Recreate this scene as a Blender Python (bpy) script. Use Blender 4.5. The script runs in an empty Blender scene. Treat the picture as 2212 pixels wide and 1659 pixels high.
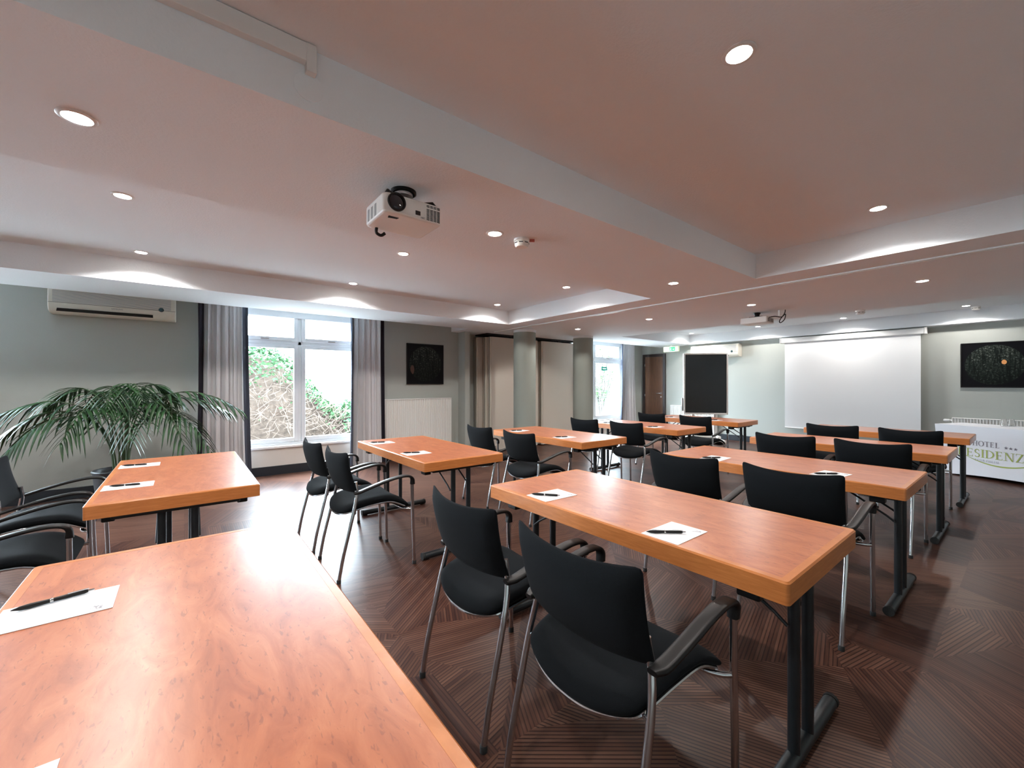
import bpy, bmesh, math, random
from math import sin, cos, pi, radians, sqrt
from mathutils import Vector, Matrix
random.seed(7)
SC = bpy.context.scene
COL = SC.collection

# ------------------------------------------------------------------ materials
def mat(name, color=(.8, .8, .8), rough=.5, metal=0., spec=.5, coat=0., coat_rough=.1, emit=None, emit_str=0., sheen=0.):
    m = bpy.data.materials.new(name); m.use_nodes = True
    b = m.node_tree.nodes['Principled BSDF']
    b.inputs['Base Color'].default_value = (*color, 1)
    b.inputs['Roughness'].default_value = rough
    b.inputs['Metallic'].default_value = metal
    b.inputs['Specular IOR Level'].default_value = spec
    b.inputs['Coat Weight'].default_value = coat
    b.inputs['Coat Roughness'].default_value = coat_rough
    b.inputs['Sheen Weight'].default_value = sheen
    if emit:
        b.inputs['Emission Color'].default_value = (*emit, 1)
        b.inputs['Emission Strength'].default_value = emit_str
    return m

class NT:
    """tiny node-tree helper"""
    def __init__(s, m):
        s.t = m.node_tree; s.b = s.t.nodes['Principled BSDF']
    def n(s, kind, **kw):
        o = s.t.nodes.new(kind)
        for k, v in kw.items():
            if k in o.inputs: o.inputs[k].default_value = v
            else: setattr(o, k, v)
        return o
    def l(s, a, b): s.t.links.new(a, b)
    def math(s, op, a, b=None, c=None):
        o = s.t.nodes.new('ShaderNodeMath'); o.operation = op
        for i, v in enumerate((a, b, c)):
            if v is None: continue
            if hasattr(v, 'is_output'): s.l(v, o.inputs[i])
            else: o.inputs[i].default_value = v
        return o.outputs[0]
    def ramp(s, fac, stops, interp='LINEAR'):
        o = s.t.nodes.new('ShaderNodeValToRGB'); o.color_ramp.interpolation = interp
        e = o.color_ramp.elements
        while len(e) < len(stops): e.new(.5)
        for i, (p, c) in enumerate(stops):
            e[i].position = p; e[i].color = (*c, 1)
        s.l(fac, o.inputs[0]); return o.outputs[0]
    def mix(s, fac, a, b, blend='MIX'):
        o = s.t.nodes.new('ShaderNodeMix'); o.data_type = 'RGBA'; o.blend_type = blend
        for i, v in ((0, fac), (6, a), (7, b)):
            if hasattr(v, 'is_output'): s.l(v, o.inputs[i])
            elif i == 0: o.inputs[0].default_value = v
            else: o.inputs[i].default_value = (*v, 1)
        return o.outputs[2]
    def bump(s, h, strength=.2, dist=.01):
        o = s.n('ShaderNodeBump', Strength=strength, Distance=dist)
        s.l(h, o.inputs['Height']); s.l(o.outputs[0], s.b.inputs['Normal'])
    def coords(s, which='Object', scale=(1, 1, 1), rot=(0, 0, 0)):
        tc = s.n('ShaderNodeTexCoord'); mp = s.n('ShaderNodeMapping')
        mp.inputs['Scale'].default_value = scale; mp.inputs['Rotation'].default_value = rot
        s.l(tc.outputs[which], mp.inputs[0]); return mp.outputs[0]
    def noise(s, vec, scale=5, detail=3, rough=.5, dist=0.):
        o = s.n('ShaderNodeTexNoise', Scale=scale, Detail=detail, Roughness=rough, Distortion=dist)
        s.l(vec, o.inputs['Vector']); return o.outputs[0]

def plaster(name, c, var=.03, bump=.25, scale=140, rough=.85):
    m = mat(name, c, rough, spec=.25); t = NT(m); v = t.coords()
    n1 = t.noise(v, 1.3, 2); n2 = t.noise(v, scale, 3, .6)
    t.l(t.mix(n1, tuple(x*(1-var) for x in c), tuple(min(1, x*(1+var)) for x in c)), t.b.inputs['Base Color'])
    t.bump(n2, bump, .004); return m

M = {}
M['ceil'] = plaster('white roughcast ceiling paint', (.855, .895, .93), .02, .42, 90)
M['wall'] = plaster('sage wall paint', (.425, .442, .408), .03, .22, 170)
M['apron'] = plaster('cream paint', (.66, .63, .585), .02, .1, 170)
M['white'] = mat('white enamel', (.80, .80, .79), .35)
M['pvc'] = mat('white window plastic', (.80, .83, .86), .3)
M['cream'] = mat('cream plastic', (.74, .70, .61), .4)
M['offwhite'] = mat('pale plastic', (.84, .83, .80), .42)
M['black'] = mat('black plastic', (.008, .0075, .0075), .42, spec=.3)
M['blackmetal'] = mat('black powder coat', (.010, .014, .017), .38)
M['chrome'] = mat('chrome', (.62, .63, .65), .13, 1.)
M['steel'] = mat('brushed steel', (.55, .55, .55), .3, 1.)
M['skirt'] = mat('dark skirting', (.012, .016, .022), .45)
M['gap'] = mat('dark slot', (.006, .006, .006), .8)
M['paper'] = mat('paper', (.86, .87, .89), .7)
M['ink'] = mat('grey print', (.35, .36, .40), .7)
M['rubber'] = mat('rubber foot', (.015, .015, .015), .7)

def fabric(name, c, c2, scale=600, rough=.95, sheen=.0):
    m = mat(name, c, rough, spec=.08, sheen=sheen); t = NT(m); v = t.coords()
    n = t.noise(v, scale, 2, .6); n1 = t.noise(v, 6, 2)
    k = t.mix(n, c, c2); t.l(t.mix(t.math('MULTIPLY', n1, .35), k, c2), t.b.inputs['Base Color'])
    t.bump(n, .3, .002); return m
M['chairfab'] = fabric('black upholstery', (.0034, .004, .0048), (.0095, .0118, .0140), 700, .95, .02)
M['curtain'] = fabric('grey curtain cloth', (.60, .59, .605), (.68, .67, .68), 300)
M['curtdark'] = fabric('dark curtain border', (.018, .016, .022), (.03, .027, .036), 300)
M['curtblue'] = fabric('slate curtain border', (.06, .068, .09), (.09, .10, .13), 300)
M['cloth'] = fabric('white banner cloth', (.76, .77, .81), (.80, .81, .85), 500)
M['screenfab'] = fabric('matt screen fabric', (.74, .75, .75), (.78, .79, .79), 500)
M['panel'] = fabric('beige panel laminate', (.66, .59, .51), (.69, .62, .545), 350, .55)
M['paneledge'] = mat('pale aluminium edge', (.74, .69, .60), .4)
M['column'] = plaster('shade-darkened sage column paint', (.30, .325, .29), .03, .15, 170)  # wall sage darkened, so the columns' shade sits in the colour

# table veneer : cherry burl
m = mat('cherry burl veneer', (.45, .16, .07), .34, coat=.24, coat_rough=.27); t = NT(m)
tc = t.n('ShaderNodeTexCoord'); oi = t.n('ShaderNodeObjectInfo')
ad = t.n('ShaderNodeVectorMath', operation='ADD'); t.l(tc.outputs['Object'], ad.inputs[0])
cx = t.n('ShaderNodeCombineXYZ'); t.l(t.math('MULTIPLY', oi.outputs['Random'], 37.), cx.inputs[0]); t.l(t.math('MULTIPLY', oi.outputs['Random'], 11.), cx.inputs[1]); t.l(cx.outputs[0], ad.inputs[1])
mp = t.n('ShaderNodeMapping'); mp.inputs['Scale'].default_value = (3.2, 9., 1); t.l(ad.outputs[0], mp.inputs[0])
n1 = t.noise(mp.outputs[0], 1.6, 6, .62, 1.2)
mp2 = t.n('ShaderNodeMapping'); mp2.inputs['Scale'].default_value = (40, 130, 1); mp2.inputs['Rotation'].default_value = (0, 0, .5); t.l(ad.outputs[0], mp2.inputs[0])
n2 = t.noise(mp2.outputs[0], 1.0, 2, .5, .6)
base = t.ramp(n1, [(.25, (.325, .085, .032)), (.5, (.45, .138, .054)), (.75, (.55, .20, .088))])
fl = t.ramp(n2, [(.31, (0, 0, 0)), (.38, (1, 1, 1))])
t.l(t.mix(fl, t.mix(.42, base, (.15, .045, .03)), base), t.b.inputs['Base Color'])
M['veneer'] = m
m = mat('orange wood lipping', (.50, .17, .045), .36, coat=.25, coat_rough=.2); t = NT(m)
v = t.coords('Object', (6, 6, 60)); n1 = t.noise(v, 2, 4, .6, .5)
t.l(t.ramp(n1, [(.3, (.47, .150, .034)), (.7, (.60, .215, .060))]), t.b.inputs['Base Color'])
M['lip'] = m
m = mat('worn pale lip edge', (.66, .36, .17), .4); M['worn'] = m
# door wood
m = mat('walnut door veneer', (.16, .07, .03), .4); t = NT(m)
v = t.coords('Object', (14, 14, .9)); n1 = t.noise(v, 3, 5, .6, .8)
t.l(t.ramp(n1, [(.3, (.075, .028, .012)), (.7, (.15, .066, .03))]), t.b.inputs['Base Color']); M['door'] = m
M['doorframe'] = mat('dark door frame', (.022, .012, .012), .4)

# floor : dark striped planks laid in triangles
m = mat('striped wood vinyl', (.06, .03, .025), .36, spec=.13); t = NT(m)
tc = t.n('ShaderNodeTexCoord'); sp = t.n('ShaderNodeSeparateXYZ'); t.l(tc.outputs['Object'], sp.inputs[0])
T = 0.86
ux = t.math('DIVIDE', sp.outputs[0], T); uy = t.math('DIVIDE', sp.outputs[1], T)
ux = t.math('ADD', ux, .35)
ix = t.math('FLOOR', ux); iy = t.math('FLOOR', uy)
fx = t.math('FRACT', ux); fy = t.math('FRACT', uy)
wn = t.n('ShaderNodeTexWhiteNoise', noise_dimensions='2D'); c2 = t.n('ShaderNodeCombineXYZ'); t.l(ix, c2.inputs[0]); t.l(iy, c2.inputs[1]); t.l(c2.outputs[0], wn.inputs['Vector'])
flip = t.math('GREATER_THAN', wn.outputs['Value'], .5)
# mirrored x for flipped cells
gx = t.math('ABSOLUTE', t.math('SUBTRACT', flip, fx))
r1 = t.math('GREATER_THAN', t.math('ADD', gx, fy), 1.0)                     # diagonal
r2 = t.math('GREATER_THAN', fy, t.math('ADD', t.math('MULTIPLY', gx, 1.9), .18))      # steep wedge
r3 = t.math('LESS_THAN', fy, t.math('SUBTRACT', t.math('MULTIPLY', gx, .62), .16))      # flat wedge
reg = t.math('ADD', t.math('ADD', r1, t.math('MULTIPLY', r2, 2)), t.math('MULTIPLY', r3, 4))
c3 = t.n('ShaderNodeCombineXYZ'); t.l(ix, c3.inputs[0]); t.l(iy, c3.inputs[1]); t.l(reg, c3.inputs[2])
wr = t.n('ShaderNodeTexWhiteNoise', noise_dimensions='3D'); t.l(c3.outputs[0], wr.inputs['Vector'])
ang = t.math('MULTIPLY', t.math('FLOOR', t.math('MULTIPLY', wr.outputs['Value'], 6.999)), pi/7)
vr = t.n('ShaderNodeVectorRotate', rotation_type='Z_AXIS'); t.l(tc.outputs['Object'], vr.inputs['Vector']); t.l(ang, vr.inputs['Angle'])
so = t.n('ShaderNodeSeparateXYZ'); t.l(vr.outputs[0], so.inputs[0])
st = t.math('FRACT', t.math('MULTIPLY', so.outputs[1], 62.))                 # line pitch 16 mm
line = t.math('LESS_THAN', st, .34)
mp = t.n('ShaderNodeMapping'); mp.inputs['Scale'].default_value = (2.2, 75, 1); t.l(vr.outputs[0], mp.inputs[0])
g = t.noise(mp.outputs[0], 1., 4, .6, .3)
tone = t.math('ADD', t.math('MULTIPLY', wr.outputs['Value'], .5), t.math('MULTIPLY', g, .8))
wl_ = t.n('ShaderNodeTexWhiteNoise', noise_dimensions='2D'); c4 = t.n('ShaderNodeCombineXYZ'); t.l(t.math('FLOOR', t.math('MULTIPLY', so.outputs[1], 62.)), c4.inputs[0]); t.l(reg, c4.inputs[1]); t.l(c4.outputs[0], wl_.inputs['Vector'])
tone = t.math('ADD', tone, t.math('MULTIPLY', t.math('SUBTRACT', wl_.outputs['Value'], .5), .34))
wood = t.ramp(tone, [(.25, (.040, .0165, .0135)), (.6, (.094, .041, .027)), (1., (.165, .082, .054))])
dark = t.mix(.8, wood, (.012, .006, .0075))
t.l(t.mix(t.math('MULTIPLY', line, t.math('ADD', .55, t.math('MULTIPLY', wr.outputs['Value'], .45))), wood, dark), t.b.inputs['Base Color'])
t.l(t.math('ADD', .27, t.math('MULTIPLY', g, .14)), t.b.inputs['Roughness'])
t.bump(t.math('SUBTRACT', 1., line), .12, .002)
M['floor'] = m

# glass
m = bpy.data.materials.new('window glass'); m.use_nodes = True; nt = m.node_tree; nt.nodes.clear()
o = nt.nodes.new('ShaderNodeOutputMaterial'); mx = nt.nodes.new('ShaderNodeMixShader'); tr = nt.nodes.new('ShaderNodeBsdfTransparent'); gl = nt.nodes.new('ShaderNodeBsdfGlossy'); fr = nt.nodes.new('ShaderNodeFresnel')
gl.inputs['Roughness'].default_value = .01; fr.inputs['IOR'].default_value = 1.35
ge = nt.nodes.new('ShaderNodeNewGeometry'); ms = nt.nodes.new('ShaderNodeMath'); ms.operation = 'MULTIPLY'; inv = nt.nodes.new('ShaderNodeMath'); inv.operation = 'SUBTRACT'; inv.inputs[0].default_value = 1.
nt.links.new(ge.outputs['Backfacing'], inv.inputs[1]); nt.links.new(fr.outputs[0], ms.inputs[0]); nt.links.new(inv.outputs[0], ms.inputs[1]); nt.links.new(ms.outputs[0], mx.inputs[0]); nt.links.new(tr.outputs[0], mx.inputs[1]); nt.links.new(gl.outputs[0], mx.inputs[2]); nt.links.new(mx.outputs[0], o.inputs[0])
M['glass'] = m
m = mat('drinking glass', (1, 1, 1), .02); m.node_tree.nodes['Principled BSDF'].inputs['Transmission Weight'].default_value = 1; M['tumbler'] = m
M['leaf'] = mat('palm leaf', (.022, .075, .022), .36, spec=.4); t = NT(M['leaf'])
n1 = t.noise(t.coords('Object', (4, 4, 4)), 3, 2); t.l(t.ramp(n1, [(.3, (.006, .026, .009)), (.7, (.020, .078, .016))]), t.b.inputs['Base Color'])
M['stem'] = mat('palm stem', (.045, .085, .03), .5)
M['soil'] = mat('potting soil', (.02, .014, .01), .95)
M['pot'] = mat('anthracite planter', (.03, .032, .036), .45)
def noisy(name, stops, scale, rough=.8, detail=3):
    m = mat(name, stops[0][1], rough, spec=.2); t = NT(m); t.l(t.ramp(t.noise(t.coords(), scale, detail, .6), stops), t.b.inputs['Base Color']); return m
M['hedge'] = noisy('hedge leaves', [(.3, (.011, .040, .017)), (.7, (.042, .100, .036))], 5)
M['twig'] = noisy('dry twigs', [(.3, (.038, .026, .020)), (.7, (.115, .088, .070))], 6)
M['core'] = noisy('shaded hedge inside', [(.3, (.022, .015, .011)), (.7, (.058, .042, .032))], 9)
M['bark'] = noisy('bark', [(.3, (.025, .022, .020)), (.7, (.06, .055, .05))], 12)
M['treeleaf'] = noisy('tree leaves', [(.3, (.016, .045, .016)), (.7, (.055, .11, .04))], 4)
M['paving'] = noisy('pale paving', [(.3, (.55, .55, .54)), (.7, (.66, .66, .65))], 3)
M['scrub'] = noisy('stony bank', [(.3, (.03, .03, .024)), (.7, (.10, .10, .085))], 8)
M['lamp'] = mat('lit lamp lens', (1, 1, 1), .3, emit=(1., .955, .89), emit_str=60.)
M['display'] = mat('dark display glass', (.010, .014, .017), .26, spec=.8)
M['greensign'] = mat('exit sign green', (.02, .42, .16), .4, emit=(.03, .62, .25), emit_str=.12)
M['signface'] = mat('backlit sign face', (.80, .82, .62), .4, emit=(.93, 1., .62), emit_str=.18)
M['signwhite'] = mat('sign white', (.85, .95, .9), .4, emit=(.9, 1, .92), emit_str=.25)
M['wsign'] = mat('window sign green', (.03, .33, .24), .4)
M['txtgrey'] = mat('grey lettering', (.20, .19, .22), .7)
M['txtgreen'] = mat('olive green lettering', (.36, .43, .10), .7)
M['txtlight'] = mat('pale grey lettering', (.33, .34, .42), .7)
M['lens'] = mat('projector lens glass', (.004, .004, .006), .06, spec=.8)
M['projgrey'] = mat('silver projector shell', (.50, .52, .56), .35)
M['badge'] = mat('dark round badge', (.02, .05, .055), .25)
M['redplug'] = mat('dull red plate', (.42, .10, .08), .5)

def picture_mat(name, spot, spotcol):
    m = mat(name, (.01, .01, .012), .35, spec=.15); t = NT(m); v = t.coords()
    sep = t.n('ShaderNodeSeparateXYZ'); t.l(v, sep.inputs[0])
    d = t.math('SQRT', t.math('ADD', t.math('POWER', sep.outputs[0], 2.), t.math('POWER', sep.outputs[2], 2.)))
    inside = t.math('LESS_THAN', d, .307)
    tr = t.noise(t.coords('Object', (30, 30, 2.2)), 1.4, 3, .6, .4)
    lf = t.noise(v, 42, 4, .7)
    up = t.math('MULTIPLY_ADD', sep.outputs[2], .22, .02)
    k = t.math('ADD', t.math('MULTIPLY', lf, .95), up)
    k = t.math('SUBTRACT', k, t.math('MULTIPLY', t.math('GREATER_THAN', tr, .56), .16))
    img = t.ramp(k, [(.40, (.004, .006, .005)), (.53, (.016, .022, .018)), (.62, (.05, .06, .05)), (.72, (.26, .28, .24))])
    dx = t.math('SUBTRACT', sep.outputs[0], spot[0]); dz = t.math('SUBTRACT', sep.outputs[2], spot[1])
    ds = t.math('ADD', t.math('POWER', t.math('DIVIDE', dx, spot[2]), 2.), t.math('POWER', t.math('DIVIDE', dz, spot[3]), 2.))
    s = t.math('MULTIPLY', t.math('LESS_THAN', ds, t.math('ADD', .55, lf)), 1.)
    img = t.mix(s, img, spotcol)
    t.l(t.mix(inside, (.0035, .0035, .0048), img), t.b.inputs['Base Color']); return m
M['artleft'] = picture_mat('forest print with brown leaf', (-.25, -.10, .035, .075), (.13, .07, .055))
M['artright'] = picture_mat('forest print with orange mushroom', (.10, .04, .026, .034), (.62, .27, .10))

# ------------------------------------------------------------------ mesh helpers
class MB:
    def __init__(s): s.v = []; s.f = []
    def add(s, vs, fs, mtx=None):
        k = len(s.v)
        for p in vs:
            p = Vector(p)
            if mtx is not None: p = mtx @ p
            s.v.append(tuple(p))
        s.f += [tuple(i+k for i in q) for q in fs]; return s
    def box(s, x0, x1, y0, y1, z0, z1, mtx=None):
        return s.add([(x0,y0,z0),(x1,y0,z0),(x1,y1,z0),(x0,y1,z0),(x0,y0,z1),(x1,y0,z1),(x1,y1,z1),(x0,y1,z1)],
                     [(3,2,1,0),(4,5,6,7),(0,1,5,4),(1,2,6,5),(2,3,7,6),(3,0,4,7)], mtx)
    def rings(s, rings, closed=True, caps=True):
        k = len(s.v); n = len(rings[0])
        for r in rings: s.v += [tuple(p) for p in r]
        for i in range(len(rings)-1):
            for j in range(n if closed else n-1):
                a = k+i*n+j; b = k+i*n+(j+1) % n
                s.f.append((a, b, b+n, a+n))
        if caps and closed:
            s.f.append(tuple(k+j for j in reversed(range(n)))); e = k+(len(rings)-1)*n
            s.f.append(tuple(e+j for j in range(n)))
        return s
    def tube(s, pts, r, n=10, flat=1., up=(0, 0, 1)):
        pts = [Vector(p) for p in pts]; R = []
        rs = r if isinstance(r, (list, tuple)) else [r]*len(pts)
        side = None
        for i, p in enumerate(pts):
            d = (pts[min(i+1, len(pts)-1)] - pts[max(i-1, 0)]).normalized()
            if side is None:
                side = d.cross(Vector(up))
                if side.length < 1e-3: side = d.cross(Vector((1, 0, 0)))
            side = (side - d*side.dot(d)).normalized(); nn = side.cross(d)
            R.append([p + (side*cos(2*pi*j/n) + nn*sin(2*pi*j/n)*flat)*rs[i] for j in range(n)])
        return s.rings(R)
    def lathe(s, prof, n=24, mtx=None):
        k = MB(); R = [[(max(r, 1e-4)*cos(2*pi*j/n), max(r, 1e-4)*sin(2*pi*j/n), z) for j in range(n)] for r, z in prof]
        k.rings(R); return s.add(k.v, k.f, mtx)
    def prism(s, poly, h0, h1, mtx=None):      # poly in xy, extruded in z
        n = len(poly)
        return s.add([(x, y, h0) for x, y in poly]+[(x, y, h1) for x, y in poly],
                     [tuple(reversed(range(n))), tuple(range(n, 2*n))]+[(i, (i+1) % n, n+(i+1) % n, n+i) for i in range(n)], mtx)
    def build(s, name, m, parent=None, bevel=0, seg=2, smooth=True, ang=38, loc=None):
        me = bpy.data.meshes.new(name); me.from_pydata(s.v, [], s.f); me.update()
        bm = bmesh.new(); bm.from_mesh(me); bmesh.ops.recalc_face_normals(bm, faces=bm.faces); bm.to_mesh(me); bm.free()
        me.materials.append(m)
        if smooth:
            for p in me.polygons: p.use_smooth = True
            me.set_sharp_from_angle(angle=radians(ang))
        o = bpy.data.objects.new(name, me); COL.objects.link(o)
        if parent: o.parent = parent
        if loc: o.location = loc
        if bevel:
            b = o.modifiers.new('bevel', 'BEVEL'); b.width = bevel; b.segments = seg; b.limit_method = 'ANGLE'; b.angle_limit = radians(40)
        return o

def smoothpath(pts, n=6):
    """Catmull-Rom through pts"""
    P = [Vector(p) for p in pts]; P = [P[0]*2-P[1]]+P+[P[-1]*2-P[-2]]; out = []
    for i in range(1, len(P)-2):
        for k in range(n):
            t_ = k/n
            out.append(.5*((2*P[i])+(P[i+1]-P[i-1])*t_+(2*P[i-1]-5*P[i]+4*P[i+1]-P[i+2])*t_*t_+(3*P[i]-P[i-1]-3*P[i+1]+P[i+2])*t_**3))
    out.append(P[-2]); return out

def tag(o, label=None, cat=None, group=None, kind=None):
    if label: o['label'] = label
    if cat: o['category'] = cat
    if group: o['group'] = group
    if kind: o['kind'] = kind
    return o
def thing(name, label, cat, loc=(0, 0, 0), rz=0, group=None):
    o = bpy.data.objects.new(name, None); COL.objects.link(o); o.location = loc; o.rotation_euler = (0, 0, rz)
    o.empty_display_size = .1
    return tag(o, label, cat, group)
def struct(name, mb, m, label=None, **kw):
    o = mb.build(name, m, **kw); o['kind'] = 'structure'
    if label: o['label'] = label
    return o
def copy_tree(o, parent=None):
    c = o.copy(); COL.objects.link(c)
    if parent is not None: c.parent = parent
    for ch in list(o.children): copy_tree(ch, c)
    return c
def place(proto, used, loc, rz, label, group=None):
    o = proto if not used[0] else copy_tree(proto)
    used[0] = True
    o.location = loc; o.rotation_euler = (0, 0, rz); o['label'] = label
    if group: o['group'] = group
    return o

# ------------------------------------------------------------------ room shell
ZL, ZU = 2.235, 2.453
XW, YF, XR, YB = -6.67, 9.80, 1.60, -5.40
f = MB().box(XW-.2, XR+.1, YB-.1, YF+.1, -.10, 0.0); struct('floor', f, M['floor'], 'dark brown floor of striped planks laid in triangles')

def grid_ceiling():
    holes = [(-5.25, -2.67, -4.7, 4.085), (-1.58, 1.25, -4.7, 4.07), (-5.20, 1.25, 6.946, 9.59), (XW-.02, -6.12, YB-.2, 3.85), (XW-.02, -6.12, 7.2, YF+.02)]
    xs = sorted({XW-.25, XR+.15}|{h[0] for h in holes}|{h[1] for h in holes}); ys = sorted({YB-.15, YF+.15}|{max(h[2], YB-.15) for h in holes}|{min(h[3], YF+.15) for h in holes})
    up = [[any(h[0] < (xs[i]+xs[i+1])/2 < h[1] and h[2] < (ys[j]+ys[j+1])/2 < h[3] for h in holes) for j in range(len(ys)-1)] for i in range(len(xs)-1)]
    b = MB()
    for i in range(len(xs)-1):
        for j in range(len(ys)-1):
            z = ZU if up[i][j] else ZL
            b.add([(xs[i], ys[j], z), (xs[i+1], ys[j], z), (xs[i+1], ys[j+1], z), (xs[i], ys[j+1], z)], [(0, 3, 2, 1)])
            if i+1 < len(xs)-1 and up[i][j] != up[i+1][j]:
                x = xs[i+1]; b.add([(x, ys[j], ZL), (x, ys[j+1], ZL), (x, ys[j+1], ZU), (x, ys[j], ZU)], [(0, 1, 2, 3)])
            if j+1 < len(ys)-1 and up[i][j] != up[i][j+1]:
                y = ys[j+1]; b.add([(xs[i], y, ZL), (xs[i+1], y, ZL), (xs[i+1], y, ZU), (xs[i], y, ZU)], [(0, 1, 2, 3)])
    b.box(xs[0], xs[-1], ys[0], ys[-1], ZU+.02, ZU+.12)
    me = bpy.data.meshes.new('ceiling'); me.from_pydata(b.v, [], b.f); me.update(); me.materials.append(M['ceil'])
    o = bpy.data.objects.new('ceiling', me); COL.objects.link(o); o['kind'] = 'structure'; o['label'] = 'white roughcast ceiling with three recessed coffers'
grid_ceiling()

W1 = (.42, 2.24, .40, 2.33)      # window 1 opening y0 y1 z0 z1 (left wall)
W2 = (6.98, 8.94, .40, 2.33)
W3 = (-4.75, -1.85, .40, 2.33)    # unseen window added left of the view for more daylight
b = MB(); XO = -6.95
def wl(x, y0, y1, z0, z1): b.box(XO, x, y0, y1, z0, z1)
wl(XW, YB, W3[0], 0, 2.46); wl(XW, W3[0], W3[1], 0, W3[2]); wl(XW, W3[0], W3[1], W3[3], 2.46); wl(XW, W3[1], W1[0], 0, 2.46); wl(XW, W1[0], W1[1], 0, W1[2]); wl(XW, W1[0], W1[1], W1[3], 2.46); wl(XW, W1[1], 4.0, 0, 2.46)
b.box(XO, -6.43, 4.0, 4.10, 0, 2.30)
wl(-6.80, 4.10, 6.90, 0, 2.46); wl(XW, 6.90, W2[0], 0, 2.46); wl(XW, W2[0], W2[1], 0, W2[2]); wl(XW, W2[0], W2[1], W2[3], 2.46); wl(XW, W2[1], YF+.2, 0, 2.46)
struct('wall_left', b, M['wall'], 'sage green window wall along the left side', smooth=False)
struct('wall_far', MB().box(XW-.2, XR+.2, YF, YF+.2, 0, 2.46), M['wall'], 'pale sage far wall behind the projection screen', smooth=False)
struct('wall_right', MB().box(XR, XR+.2, YB-.2, YF+.2, 0, 2.46), M['wall'], smooth=False)
struct('wall_back', MB().box(XW-.2, XR+.2, YB-.25, YB, 0, 2.46), M['wall'], smooth=False)

def bb(y0, y1, x=XW): return MB().box(x, x+.018, y0, y1, 0, .125)
struct('baseboard_left', bb(YB, 3.99), M['skirt'], bevel=.004)
struct('baseboard_far', MB().box(-5.95, XR, YF-.018, YF, 0, .125), M['skirt'], bevel=.004)

def frame_bars(b, x0, x1, y0, y1, z0, z1, w):
    b.box(x0, x1, y0, y0+w, z0, z1); b.box(x0, x1, y1-w, y1, z0, z1); b.box(x0, x1, y0+w, y1-w, z0, z0+w); b.box(x0, x1, y0+w, y1-w, z1-w, z1)
def window(name, W, mullions, label, zt=(1.80, 1.95)):
    y0, y1, z0, z1 = W
    root = bpy.data.objects.new(name, None); COL.objects.link(root); root['kind'] = 'structure'
    if label: root['label'] = label
    root.location = (-6.76, (y0+y1)/2, z0)
    oy = (y0+y1)/2; L = Matrix.Translation((6.76, -oy, -z0))
    def bld(mb, nm, mt, **k):
        mb.v = [tuple(L @ Vector(p)) for p in mb.v]; return mb.build(nm, mt, root, **k)
    xa, xb = -6.79, -6.73
    b = MB(); frame_bars(b, xa, xb, y0, y1, z0, z1, .045)
    edges = [y0]+mullions+[y1]
    for mm in mullions: b.box(xa, xb, mm-.022, mm+.022, z0+.045, z1-.045)
    b.box(xa, xb, y0+.045, y1-.045, zt[0]+.05, zt[1]-.05)
    bld(b, 'outer_frame', M['pvc'], bevel=.004)
    for i in range(len(edges)-1):
        a = edges[i]+(.045 if i == 0 else .022); c = edges[i+1]-(.045 if i == len(edges)-2 else .022)
        for (q0, q1) in ((z0+.045, zt[0]+.05), (zt[1]-.05, z1-.045)):
            s = MB(); frame_bars(s, xa+.012, xb+.016, a+.002, c-.002, q0+.002, q1-.002, .052); so_ = bld(s, 'sash', M['pvc'], bevel=.004)
            g = MB().box(-6.766, -6.760, a+.05, c-.05, q0+.05, q1-.05); g.v = [tuple(L @ Vector(p)) for p in g.v]; g.build('glass_pane', M['glass'], so_, smooth=False)
            if q0 > 1.5:
                h = MB().box(xb+.016, xb+.030, (a+c)/2-.05, (a+c)/2+.05, q0+.015, q0+.030); h.v = [tuple(L @ Vector(p)) for p in h.v]; h.build('tilt_latch', M['steel'], so_)
    s = MB().box(-6.73, XW+.035, y0-.02, y1+.02, z0-.03, z0+.004); bld(s, 'window_sill', M['white'], bevel=.006)
    return root, bld
r1, bld1 = window('window_1', W1, [1.335], 'white framed window with hedge view between grey curtains')
bld1(MB().box(XW-.005, XW+.008, W1[0]-.02, W1[1]+.02, .125, W1[2]-.03), 'apron_panel', M['apron'])
r2_, bld2 = window('window_2', W2, [7.86], 'white framed window behind the round columns near the door')
bld2(MB().box(XW-.005, XW+.008, W2[0]-.02, W2[1]+.02, .0, W2[2]-.03), 'apron_panel', M['apron'])
r3_, bld3 = window('added_window_3', W3, [-3.8, -2.8], None)
# door
d = bpy.data.objects.new('door_1', None); COL.objects.link(d); d['kind'] = 'structure'; d['label'] = 'brown wooden door with dark frame in the far left corner'; d.location = (-6.30, YF, 0)
fx0, fx1 = -.33, .34
b = MB(); b.box(fx0, fx0+.07, -.04, -.001, 0, 2.07); b.box(fx1-.07, fx1, -.04, -.001, 0, 2.07); b.box(fx0+.07, fx1-.07, -.04, -.001, 2.0, 2.07); b.build('door_frame', M['doorframe'], d, bevel=.004)
lf = MB().box(fx0+.072, fx1-.072, -.030, -.002, .008, 1.998).build('door_leaf', M['door'], d, bevel=.002)
h = MB(); h.tube([(.22, -.030, 1.04), (.22, -.085, 1.04)], .009); h.tube(smoothpath([(.225, -.085, 1.04), (.18, -.088, 1.04), (.11, -.082, 1.035)]), .010); h.lathe([(.022, 0), (.022, .008), (.0, .008)], 16, Matrix.Translation((.22, -.030, 1.04)) @ Matrix.Rotation(pi/2, 4, 'X')); h.build('door_handle', M['chrome'], d)
h = MB(); h.lathe([(.020, 0), (.020, .007), (0, .007)], 16, Matrix.Translation((.22, -.030, .945)) @ Matrix.Rotation(pi/2, 4, 'X')); h.build('keyhole_rosette', M['chrome'], d)
for z in (.95, 1.75):
    h = MB(); h.lathe([(.008, 0), (.008, .06)], 10, Matrix.Translation((fx0+.075, -.042, z))); h.build('hinge', M['chrome'], d)

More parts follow.
